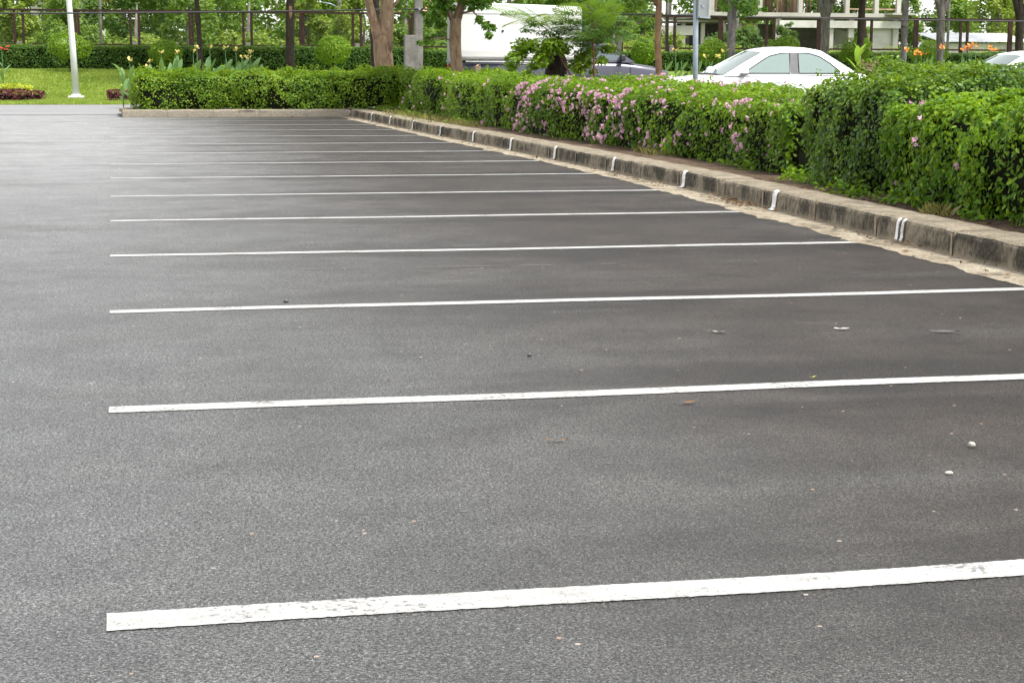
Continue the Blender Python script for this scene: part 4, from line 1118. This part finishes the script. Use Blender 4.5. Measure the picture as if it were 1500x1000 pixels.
o = m.build('overhead_cable', MAT['black'], None, base=(8.2, 47.84, 2.6)); tag(o, 'black cable strung across the scene from the concrete pole', 'cable')

root = thing('signpost', (8.6, 25.5, .1), 'galvanised round signpost seen edge-on at the back of the flowering hedge', 'signpost')
m = MB(); m.tube([(8.60, 25.5, .1), (8.585, 25.5, 1.2), (8.555, 25.5, 3.1)], [.040, .040, .040], 14); m.build('post', MAT['galv'], root)
m = MB(); m.box((8.72, 25.60, 2.35), (.022, .52, .95), rz=-.62, bev=.006); m.build('sign_panel', MAT['signgrey'], root)
m = MB()
m.box((8.875, 25.80, 2.35), (.05, .018, .95), rz=-.62); m.build('panel_flange', MAT['lampwhite'], root)
m = MB(); m.box((8.73, 25.58, 1.885), (.05, .54, .02), rz=-.62); m.box((8.66, 25.56, 2.05), (.10, .10, .03), rz=-.62); m.build('bracket', MAT['galv'], root)

# far utility poles
def upole(x, y, h, r, label, arm=None):
    root = thing('utility_pole', (x, y, 0), label, 'utility pole')
    m = MB(); m.tube([(x, y, 0), (x, y, h)], [r*1.15, r*.8], 9); m.build('shaft', MAT['concrete'], root)
    if arm:
        m = MB(); m.tube([(x, y, arm-.15), (x-.35, y, arm+.03), (x-.75, y, arm+.09)], .028, 6); m.build('arm', MAT['galv'], root)
        m = MB(); m.box((x-.95, y, arm+.10), (.42, .16, .09), bev=.03); m.build('lamp_head', MAT['lampwhite'], root)
upole(-.38, 68, 7.5, .055, 'slim pale pole beyond the fence right of the white lamp post')
upole(9.05, 72, 8, .085, 'far concrete pole with a street lamp arm beyond the fence', 3.42)
upole(22.3, 70, 7.5, .07, 'pale pole beyond the fence right of the slender trunk')
upole(36.85, 75, 8, .07, 'left one of a pair of pale poles beyond the fence at the right')
upole(37.35, 75, 8, .06, 'right one of a pair of pale poles beyond the fence at the right')

# ------------------------------------------------------------------ vehicles
def loft(sections, closed=False):
    V = []; F = []; n_ = len(sections[0])
    for s_ in sections: V += s_
    for i in range(len(sections)-1):
        for k in range(n_-1): a_ = i*n_+k; F.append((a_, a_+1, a_+n_+1, a_+n_))
    F.append(tuple(range(n_))); F.append(tuple((len(sections)-1)*n_+k for k in range(n_-1, -1, -1)))
    return V, F
def fix_normals(o):
    bm = bmesh.new(); bm.from_mesh(o.data); bmesh.ops.recalc_face_normals(bm, faces=bm.faces); bm.to_mesh(o.data); bm.free()
def body_loft(st, hwmax):
    secs = []
    for (u, zt, zb, hw) in st:
        half = [(0, zt+.018), (hw*.5, zt+.014), (hw*.86, zt-.005), (hw*.965, zt-.04), (hw, zt-.12 if zt-.12 > zb+.1 else zb+.12), (hw*1.005, (zt+zb)/2), (hw*.98, zb+.12), (hw*.90, zb), (0, zb)]
        full = [(u, -y, z) for (y, z) in half[::-1]][:-1] + [(u, y, z) for (y, z) in half]
        secs.append(full)
    return loft(secs)
def wheel(parent, u, v, r, wd):
    m = MB(); m.tube([(u, v-wd/2, r), (u, v-wd*.42, r), (u, v+wd*.42, r), (u, v+wd/2, r)], [r*.93, r, r, r*.93], 24); w_ = m.build('wheel', MAT['black'], parent, world=False)
    m = MB(); sg = 1 if v > 0 else -1
    m.tube([(u, v+sg*wd*.44, r), (u, v+sg*(wd*.5+.012), r)], [r*.62, r*.58], 18); m.build('rim', MAT['galv'], w_, world=False)

def sedan(label, loc, rz=0):
    root = thing('white_sedan', (0, 0, 0), label, 'car', 'white cars parked beyond the hedge')
    st = [(0, .60, .30, .60), (.06, .72, .24, .70), (.25, .80, .20, .79), (.7, .86, .19, .83), (1.15, .905, .19, .84), (1.6, .915, .19, .845), (2.6, .925, .19, .85), (3.5, .935, .19, .845), (3.95, .945, .20, .83), (4.25, .93, .24, .78), (4.40, .86, .30, .72), (4.43, .62, .34, .68)]
    V, F = body_loft(st, .85); m = MB(); m.add(V, F, 0, True); b = m.build('body', MAT['carwhite'], root, world=False); fix_normals(b)
    # greenhouse: roof line from screen foot to rear-window foot
    RL = [(1.16, .90), (1.45, 1.055), (1.75, 1.215), (2.02, 1.345), (2.15, 1.385), (2.4, 1.415), (2.75, 1.425), (3.05, 1.41), (3.25, 1.375), (3.38, 1.335), (3.62, 1.19), (3.86, 1.04), (4.0, .93)]
    def hwz(z): return .80-(z-.92)*.44
    def sect(u, z, off=0.0, f=1.0, bow=.16):
        hw = hwz(z)*f; q = []
        for k in range(9):
            y = -hw+2*hw*k/8; t = (y/hwz(z))**2
            fr = 1 if u < 2.1 else 0; rr = 1 if u > 3.3 else 0
            q.append((u + bow*(.55*t if fr else 0) - bow*(.4*t if rr else 0), y, z + .035*(1-t)*min(1, max(0, (z-.9)/.4)) + off))
        return q
    secs = [sect(u, z) for u, z in RL]; V = []; F = []
    for s_ in secs: V += s_
    for i in range(len(secs)-1):
        for k in range(8): a_ = i*9+k; F.append((a_, a_+1, a_+10, a_+9))
    for sd in (0, 8):
        F.append(tuple(i*9+sd for i in range(len(secs))))
    m = MB(); m.add(V, F, 0, False); g = m.build('cabin', MAT['carwhite'], root, world=False); fix_normals(g)
    for p_ in g.data.polygons: p_.use_smooth = len(p_.vertices) == 4
    def pane(name, rows, dn, mat):
        V = []; F = []
        for s_ in rows: V += [(x+dn[0], y, z+dn[2]) for (x, y, z) in s_]
        n_ = len(rows[0])
        for i in range(len(rows)-1):
            for k in range(n_-1): a_ = i*n_+k; F.append((a_, a_+1, a_+n_+1, a_+n_))
        m = MB(); m.add(V, F, 0, True); return m.build(name, mat, root, world=False)
    fr = [(1.20, .925), (1.45, 1.057), (1.75, 1.217), (1.99, 1.333)]
    pane('windscreen', [sect(u, z, 0, .90) for u, z in fr], (-.006, 0, .010), MAT['glass'])
    rr = [(3.40, 1.325), (3.62, 1.19), (3.90, 1.01)]
    pane('rear_window', [sect(u, z, 0, .88) for u, z in rr], (.006, 0, .010), MAT['glass'])
    sw = sect(1.18, .905, 0, .95); m = MB()
    m.tube([(sw[1][0]-.03, sw[1][1], .925), (sw[4][0]-.04, sw[4][1], .945), (sw[7][0]-.03, sw[7][1], .925)], .016, 6); 
    m.tube([(1.16, -.45, .95), (1.32, -.1, 1.02)], .009, 5); m.tube([(1.15, .05, .95), (1.30, .42, 1.02)], .009, 5)
    m.build('wiper', MAT['black'], root, world=False)
    for sg in (-1, 1):
        def P3(u, z, o_=.005): return (u, sg*(hwz(z)+o_), z)
        W1 = [(1.62, .955), (1.80, 1.06), (2.02, 1.19), (2.18, 1.275), (2.40, 1.325), (2.60, 1.338), (2.56, .955)]
        W2 = [(2.74, .955), (2.77, 1.338), (3.02, 1.325), (3.20, 1.27), (3.40, 1.14), (3.58, .99), (3.56, .955)]
        for W_ in (W1, W2):
            m = MB(); m.add([P3(*q, .007) for q in W_], [tuple(range(len(W_)))]); fix = m.build('side_window', MAT['glass'], root, world=False)
            m = MB(); o2 = [P3(*q, .008) for q in W_]; m.tube(o2+o2[:2], .011, 5, cap=False); m.build('window_seal', MAT['black'], root, world=False)
        m = MB(); m.add([P3(2.575, .945, .009), P3(2.725, .945, .009), P3(2.755, 1.345, .009), P3(2.615, 1.345, .009)], [(0, 1, 2, 3)]); m.build('door_pillar', MAT['trimgrey'], root, world=False)
        m = MB(); m.box((1.60, sg*.93, 1.00), (.12, .22, .14), rz=sg*.2, bev=.03); mi = m.build('mirror', MAT['carwhite'], root, world=False)
        m = MB(); m.box((1.62, sg*.83, .945), (.10, .12, .03)); m.box((1.60, sg*.925, .922), (.10, .2, .02)); m.build('mirror_foot', MAT['trimgrey'], mi, world=False)
        m = MB(); m.box((.09, sg*.56, .60), (.10, .28, .13), bev=.03); m.build('headlight', MAT['lampglass'], root, world=False)
        m = MB(); m.box((4.40, sg*.55, .78), (.06, .28, .13), bev=.02); m.build('tail_light', MAT['redlens'], root, world=False)
        for u in (2.30, 3.35):
            m = MB(); m.box((u, sg*.865, .80), (.16, .02, .03), bev=.006); m.build('door_handle', MAT['carwhite'], root, world=False)
        for u in (.82, 3.42): wheel(root, u, sg*.76, .30, .19)
    m = MB(); m.box((.0, 0, .42), (.05, 1.1, .12), bev=.02); m.build('grille', MAT['black'], root, world=False)
    root.location = loc; root.rotation_euler = (0, 0, rz)
    return root
sedan('white sedan parked behind the flowering hedge, its whole cabin in view', (9.93, 32.3, .06))
sedan('white car at the right edge, only bonnet and windscreen showing above the hedge', (15.45, 32.5, .02))

def pickup(loc):
    root = thing('pickup_truck', (0, 0, 0), 'slate blue pickup truck with a white box on its bed, half hidden by saplings', 'pickup truck')
    # u = 0 at the rear, front at 5.08
    st = [(0, 1.10, .45, .76), (.05, 1.16, .42, .80), (1.2, 1.17, .36, .81), (2.75, 1.17, .34, .81), (3.0, 1.17, .34, .81), (3.75, 1.16, .34, .81), (4.1, 1.13, .34, .805), (4.6, 1.06, .36, .79), (4.95, .96, .40, .74), (5.06, .82, .45, .70), (5.08, .6, .5, .66)]
    V, F = body_loft(st, .8); m = MB(); m.add(V, F, 0, True); b = m.build('body', MAT['carblue'], root, world=False); fix_normals(b)
    RL = [(2.66, 1.16), (2.72, 1.50), (2.82, 1.585), (3.1, 1.615), (3.35, 1.60), (3.5, 1.565), (3.72, 1.42), (3.95, 1.27), (4.12, 1.155)]
    def hwz(z): return .775-(z-1.15)*.30
    V = []; F = []
    for (u, z) in RL:
        hw = hwz(z)
        for k in range(7): y = -hw+2*hw*k/6; V.append((u, y, z+.02*(1-(y/hw)**2)))
    for i in range(len(RL)-1):
        for k in range(6): a_ = i*7+k; F.append((a_, a_+1, a_+8, a_+7))
    for sd in (0, 6): F.append(tuple(i*7+sd for i in range(len(RL))))
    m = MB(); m.add(V, F); g = m.build('cab', MAT['carblue'], root, world=False); fix_normals(g)
    ws = [(3.56, 1.53), (3.72, 1.425), (3.95, 1.275), (4.06, 1.20)]; V = []; F = []
    for (u, z) in ws:
        hw = hwz(z)*.9
        for k in range(7): y = -hw+2*hw*k/6; V.append((u+.008, y, z+.02*(1-(y/hwz(z))**2)+.006))
    for i in range(3):
        for k in range(6): a_ = i*7+k; F.append((a_, a_+1, a_+8, a_+7))
    m = MB(); m.add(V, F); m.build('windscreen', MAT['glassdark'], root, world=False)
    for sg in (-1, 1):
        W1 = [(2.82, 1.19), (2.86, 1.49), (3.1, 1.535), (3.38, 1.525), (3.62, 1.39), (3.88, 1.20)]
        m = MB(); m.add([(u, sg*(hwz(z)+.006), z) for u, z in W1], [tuple(range(6))]); m.build('side_window', MAT['glassdark'], root, world=False)
        m = MB(); m.box((3.78, sg*.89, 1.26), (.10, .18, .15), bev=.03); m.build('mirror', MAT['black'], root, world=False)
        m = MB(); m.box((5.0, sg*.58, .80), (.12, .26, .16), bev=.03); m.build('headlight', MAT['lampglass'], root, world=False)
        m = MB(); m.box((.0, sg*.74, .98), (.05, .13, .26), bev=.015); m.build('tail_light', MAT['redlens'], root, world=False)
        m = MB(); m.box((1.45, sg*.815, 1.165), (2.7, .03, .03)); m.build('bed_rail', MAT['chrome'], root, world=False)
        m = MB(); m.box((4.0, sg*.822, .93), (.008, .006, .5)); m.build('door_seam', MAT['black'], root, world=False)
        for u in (.95, 4.15): wheel(root, u, sg*.74, .34, .21)
    m = MB(); m.box((5.06, 0, .48), (.10, 1.5, .16), bev=.03); m.box((-.03, 0, .52), (.1, 1.5, .14), bev=.03); m.build('bumper', MAT['chrome'], root, world=False)
    m = MB(); m.box((-.02, 0, 1.17), (.10, 1.3, .09), bev=.02); m.build('tailgate_trim', MAT['galv'], root, world=False)
    # cargo box with rounded lower and upper edges
    V = []; F = []; prof = [(.70, 1.20), (.80, 1.27), (.815, 1.40), (.82, 2.20), (.815, 2.32), (.78, 2.40), (.60, 2.45)]
    full = [(-y, z) for y, z in prof] + [(y, z) for y, z in prof[::-1]]
    for u, dz in ((.0, .035), (2.82, -.02)):
        V += [(u, y, z+dz*(z-1.2)) for y, z in full]
    n_ = len(full)
    for k in range(n_): F.append((k, (k+1) % n_, n_+(k+1) % n_, n_+k))
    F.append(tuple(range(n_))); F.append(tuple(n_+k for k in range(n_-1, -1, -1)))
    m = MB(); m.add(V, F); bx = m.build('cargo_box', MAT['boxwhite'], root, world=False); fix_normals(bx)
    for sg in (-1, 1):
        m = MB(); m.box((1.41, sg*.822, 2.235), (2.8, .008, .014)); m.build('seam', MAT['boxgrey'], bx, world=False)
        m = MB(); m.tube([(.96, sg*.815, 1.85), (.96, sg*.832, 1.85)], .028, 12); m.build('vent_cap', MAT['black'], bx, world=False)
    m = MB(); m.box((-.012, 0, 1.80), (.024, 1.56, 1.16), bev=.008); dr = m.build('rear_door', MAT['boxgrey'], bx, world=False)
    m = MB(); m.tube([(-.04, -.42, 1.35), (-.04, -.42, 2.0)], .012, 6); m.box((-.04, -.42, 1.80), (.04, .16, .05)); m.box((-.04, -.40, 1.70), (.05, .10, .10)); m.build('latch', MAT['black'], dr, world=False) if False else m.build('latch', MAT['black'], bx, world=False)
    for z in (1.45, 2.12):
        m = MB(); m.box((-.03, -.72, z), (.03, .12, .07)); m.build('hinge', MAT['redlens'] if False else MAT['rust'], bx, world=False)
    root.location = loc
    return root
pickup((7.72, 40.3, .04))

# ------------------------------------------------------------------ unfinished concrete building, sheds, far roofs
bd = thing('unfinished_building', (36, 92, 0), 'unfinished concrete building with rows of timber props, beyond the fence above the white sedan', 'building')
BY = 90
m = MB(); m.box((36.55, 94, 3.68), (11.0, 8.0, .27)); m.build('floor_slab', MAT['concrete_new'], bd)
m = MB(); m.box((41.7, BY-.5, 3.78), (1.3, 1.0, .10)); m.build('ledge', MAT['concrete_new'], bd)
m = MB(); m.box((36.4, 94, 7.0), (11.5, 8.5, .25)); m.build('roof_slab', MAT['concrete_new'], bd)
for x in (31.2, 33.9, 36.2, 38.9, 40.6, 41.9):
    for y in (BY+.2, BY+7.6):
        m = MB(); m.box((x, y, 5.35), (.24, .24, 3.07)); m.build('column', MAT['concrete_new'], bd)
for x in (35.0, 38.0, 39.2, 41.8):
    m = MB(); m.box((x, BY+.3, 1.75), (.32, .3, 3.58)); m.build('column', MAT['concrete_new'], bd)
m = MB(); m.box((38.5, BY+.1, 3.22), (7.0, .2, .38)); m.build('beam', MAT['plaster'], bd)
m = MB(); m.box((41.1, BY+.5, 1.6), (1.7, .2, 2.85)); m.build('wall', MAT['plaster'], bd)
m = MB(); m.box((39.9, BY+4, 1.6), (1.5, .2, 2.85)); m.build('wall', MAT['plaster'], bd)
m = MB(); m.box((36.5, BY+5, 1.7), (6, .2, 3.2)); m.build('wall', MAT['concrete'], bd)
rng = np.random.default_rng(8)
for k in range(74):
    x = 31.3+10.3*rng.random(); x = x if rng.random() < .6 else 34+4.6*rng.random(); y = BY+.6+6*rng.random(); dx = rng.normal()*.10
    if 38.6 < x < 41.6 and rng.random() < .55: continue
    m = MB(); m.tube([(x, y, 3.82), (x+dx, y+rng.normal()*.1, 6.9)], .035+.035*rng.random(), 5, rough=.1); m.build('timber_prop', MAT['timber'], bd)
for z in (4.05, 4.9):
    m = MB(); m.box((40.4, BY+.3, z), (3.0, .06, .08)); m.build('timber_rail', MAT['timber'], bd)
lb = thing('low_building', (30.8, 92, 0), 'low grey building with dark openings left of the unfinished one, behind the signpost', 'building')
m = MB(); m.box((29.2, 91.2, 2.85), (3.0, .2, .5)); m.build('wall', MAT['plaster'], lb)
m = MB(); m.box((29.3, 93, 1.9), (3.2, .2, 1.5)); m.build('wall', MAT['concrete'], lb)
m = MB(); m.box((31.2, 92.5, 3.33), (3.4, 3.4, .10)); m.build('roof', MAT['concrete'], lb)
m = MB(); m.box((32.2, 93.6, 2.0), (3.6, .2, 2.5)); m.build('wall', MAT['dark_room'], lb)
for x in (30.0, 31.1, 32.3, 33.2, 34.1):
    m = MB(); m.box((x, 91.3, 1.65), (.2, .2, 3.2)); m.build('column', MAT['concrete_new'], lb)
for x0, x1, zt in ((31.2, 32.2, 2.55), (32.4, 34.0, 2.55)):
    m = MB(); m.box(((x0+x1)/2, 91.35, 2.10), (x1-x0-.1, .12, .75)); m.build('parapet', MAT['plaster'], lb)
for k in range(9):
    m = MB(); m.box((33.25+k*.09, 91.36, 2.95), (.05, .05, .62)); m.build('slat', MAT['timber'], lb)
def shed(x0, x1, y, z, label, mat, tilt=.12):
    root = thing('shed', ((x0+x1)/2, y, 0), label, 'shed')
    m = MB(); n_ = int((x1-x0)/.12); vs = []
    for k in range(n_+1):
        x = x0+(x1-x0)*k/n_; dz = .02*(k % 2); vs += [(x, y-1.5, z-.25+dz), (x, y+1.5, z+.25+dz)]
    m.add(vs, [(2*k, 2*k+2, 2*k+3, 2*k+1) for k in range(n_)])
    m.build('roof', mat, root)
    m = MB(); m.box(((x0+x1)/2, y, (z-.3)/2), (x1-x0-.4, 2.2, z-.35)); m.build('wall', MAT['plaster'], root)
shed(42.2, 45.4, 87, 2.52, 'low shed with a pale sheet roof between the unfinished building and the orange cannas', MAT['roofsheet'])
shed(45.0, 48.0, 88, 2.55, 'second pale-roofed shed, right of the first, behind the forked grey trunk', MAT['plaster'])
shed(48.2, 51.5, 86, 2.42, 'third low shed with bluish sheet roof near the right edge', MAT['roofsheet'])
def house(x, y, z0, w_, h_, label):
    root = thing('far_house', (x, y, 0), label, 'house')
    m = MB(); m.box((x, y, z0/2), (w_, 5, z0)); m.build('wall', MAT['plaster'], root)
    m = MB(); e = .5
    m.add([(x-w_/2-e, y-3, z0-.1), (x+w_/2+e, y-3, z0-.1), (x+w_/2+e, y+3, z0-.1), (x-w_/2-e, y+3, z0-.1), (x-w_*.2, y, z0+h_), (x+w_*.2, y, z0+h_)], [(0, 1, 5, 4), (1, 2, 5), (2, 3, 4, 5), (3, 0, 4), (3, 2, 1, 0)])
    m.build('roof', MAT['redroof'], root)
house(20.6, 112, 4.3, 4.5, 1.3, 'far house with a faded red roof behind the tall concrete pole')
house(-2.3, 105, 4.6, 4, 1.0, 'far pale house half hidden by foliage above the lamp post')

# ------------------------------------------------------------------ trees and bushes beyond the fence
PROT = []
rng = np.random.default_rng(211)
def proto_crown(kind):
    cl = []
    if kind == 'bush':
        for k in range(60):
            a_ = rng.uniform(0, 6.28); q = math.sqrt(rng.random()); z = rng.random()**.8; q *= (1-.55*z*z); cl.append((q*math.cos(a_), q*math.sin(a_), z*1.1+.05, rng.uniform(.10, .26)))
    elif kind == 'tall':
        for k in range(80):
            z = rng.random(); q = .95*math.sqrt(rng.random())*math.sin(math.pi*(.12+.83*z)); a_ = rng.uniform(0, 6.28); cl.append((q*math.cos(a_), q*math.sin(a_), z*2.2+.25, rng.uniform(.12, .32)))
    else:
        for k in range(70):
            z = rng.random(); q = .7*math.sqrt(rng.random())*(1.05-.7*z); a_ = rng.uniform(0, 6.28); cl.append((q*math.cos(a_), q*math.sin(a_), z*2.0+.1, rng.uniform(.08, .2)))
    return crown_clumps(cl, {'bush': 1500, 'tall': 1150, 'loose': 1700}[kind], .07, rng, flat=.8)
CR = {}
for kind in ('bush', 'tall', 'loose'):
    for j in range(2):
        P, N = proto_crown(kind)
        for mk in ('L_bgA', 'L_bgB', 'L_bgC'):
            if (kind, mk, j) in CR: continue
            if mk == 'L_bgA': base_me = leaf_mesh('crown', P, N, .085, rng=rng, width=1.1); me = base_me
            else: me = base_me.copy()
            me.materials.clear(); me.materials.append(MAT[mk]); CR[(kind, mk, j)] = me
tk = MB().tube([(0, 0, 0), (.03, 0, .5), (0, .02, 1.2), (.05, 0, 1.9)], [.07, .055, .045, .02], 7, rough=.1)
tk_me = None
def bgtree(x, y, kind, mk, r, label, j=0, group='trees and bushes beyond the fence', cat=None):
    global tk_me
    root = thing('bushy_tree' if kind != 'bush' else 'bush', (x, y, .0), label, cat or ('tree' if kind != 'bush' else 'bush'), group)
    if tk_me is None: o = tk.build('trunk', MAT['bark_grey'], root, world=False); tk_me = o.data
    else: link('trunk', tk_me, None, root)
    c_ = link('crown', CR[(kind, mk, j)], None, root); c_.rotation_euler = (0, 0, (x*7.3) % 6.28)
    root.scale = (r, r, r)
A, B, C = 'L_bgA', 'L_bgB', 'L_bgC'
BG = [
 (-6.0, 70, 'bush', A, 1.9, 'pale bush beyond the fence at the far left edge', 0), (-3.4, 68, 'loose', A, 1.9, 'pale loose tree beyond the first pair of fence posts', 0),
 (-1.6, 71, 'tall', B, 1.6, 'mid-green tree directly behind the white lamp post, beyond the fence', 0), (.9, 69, 'bush', A, 1.7, 'pale grassy bush beyond the fence between lamp post and thin dark trunk', 1),
 (3.0, 72, 'loose', B, 2.0, 'loose tree beyond the fence behind the thin dark trunk', 1), (5.2, 70, 'bush', A, 1.8, 'pale bush beyond the fence behind the straight dark trunk', 0),
 (7.6, 71, 'loose', A, 2.0, 'pale loose tree beyond the fence above the domed shrub', 0), (9.6, 69, 'tall', A, 1.5, 'bright tree beyond the fence right behind the forked tree', 1),
 (11.4, 70, 'bush', B, 2.0, 'mid-green bush beyond the fence right of the concrete pole', 0), (13.5, 74, 'tall', B, 2.0, 'tree beyond the fence behind the white van box', 1),
 (18.3, 72, 'loose', B, 1.9, 'tree beyond the fence above the pickup bonnet', 1), (20.6, 72, 'bush', A, 1.6, 'pale bush beyond the fence left of the signpost', 1),
 (23.4, 75, 'bush', A, 1.9, 'low pale bush in front of the low grey building', 0),
 (30.4, 84, 'bush', C, 2.3, 'dark bush in front of the unfinished building, above the sedan roof', 0), (33.0, 84, 'loose', C, 1.5, 'small dark tree in front of the unfinished building, above the sedan roof', 0),
 (27.5, 78, 'bush', A, 1.6, 'low pale bush at the foot of the low grey building', 1), (36.3, 82, 'loose', B, 1.35, 'thin green tree standing against the white wall of the unfinished building', 1),
 (33.0, 77, 'bush', A, .9, 'low pale scrub at the foot of the white wall', 1), (37.0, 77, 'bush', A, 1.2, 'pale scrub beyond the fence right of the unfinished building', 0),
 (42.4, 95, 'tall', B, 2.3, 'green tree rising beside the right end of the unfinished building', 1), (47.0, 96, 'tall', B, 2.5, 'large tree behind the pale-roofed sheds', 0),
 (51.5, 97, 'tall', A, 2.5, 'pale large tree behind the sheds near the right edge', 1), (56.5, 96, 'tall', B, 2.6, 'large tree beyond the fence at the far right edge', 0),
 (43.6, 93, 'loose', B, 2.4, 'loose tree filling the gap right of the unfinished building', 0), (40.6, 79, 'bush', A, 1.0, 'low pale scrub in front of the sheds', 1), (44.0, 80, 'bush', B, 1.0, 'low green scrub below the third shed', 0),
]
for (x, y, kd, mk, r, lab, j) in BG: bgtree(x, y, kd, mk, r, lab, j)
# second, taller row
BG2 = [(-9, 84, C, 2.6), (-4.6, 88, C, 2.8), (.6, 84, C, 2.7), (4.5, 90, B, 3.0), (8.5, 84, B, 2.7), (11.6, 90, A, 2.4), (16.0, 88, B, 2.7), (20.5, 90, B, 2.9), (24.6, 88, C, 2.9), (28.0, 99, C, 3.0)]
L2 = ['dark tall tree at the left edge, behind the pale bushes', 'dark tall tree behind the lamp post and its bushes', 'dark tall tree behind the bushes right of the lamp post', 'tall tree behind the bushes above the straight dark trunk',
      'tall green tree behind the far street lamp', 'pale tall tree just left of the bright sky gap', 'tall tree behind the van box', 'tall tree behind the low spreading tree', 'dark tall tree behind the slender trunk', 'dark tall tree left of the unfinished building']
for k, (x, y, mk, r) in enumerate(BG2): bgtree(x, y, 'tall', mk, r, L2[k], k % 2, 'tall trees behind the bushes')
for k in range(15):
    x = -22+k*7.2
    if 15.5 < x < 23: continue
    bgtree(x, 122+(k % 3)*5, 'tall', (B, C, A)[k % 3], 4.2, 'distant tree in the belt of woodland closing the background', k % 2, 'distant belt of trees')
# undergrowth beyond the fence
rng = np.random.default_rng(55)
cl = []
for k in range(420):
    x = rng.uniform(-9, 46); y = rng.uniform(63, 82) if x < 28 else rng.uniform(63, 78); cl.append((x, y, .95+rng.random()*.55, rng.uniform(.35, .8)))
P, N = crown_clumps(cl, 240, .14, rng, flat=.7)
o = link('undergrowth', leaf_mesh('undergrowth', P, N, .15, rng=rng), MAT['L_bgA']); tag(o, 'tangled pale undergrowth filling the ground beyond the fence', 'undergrowth', kind='stuff')
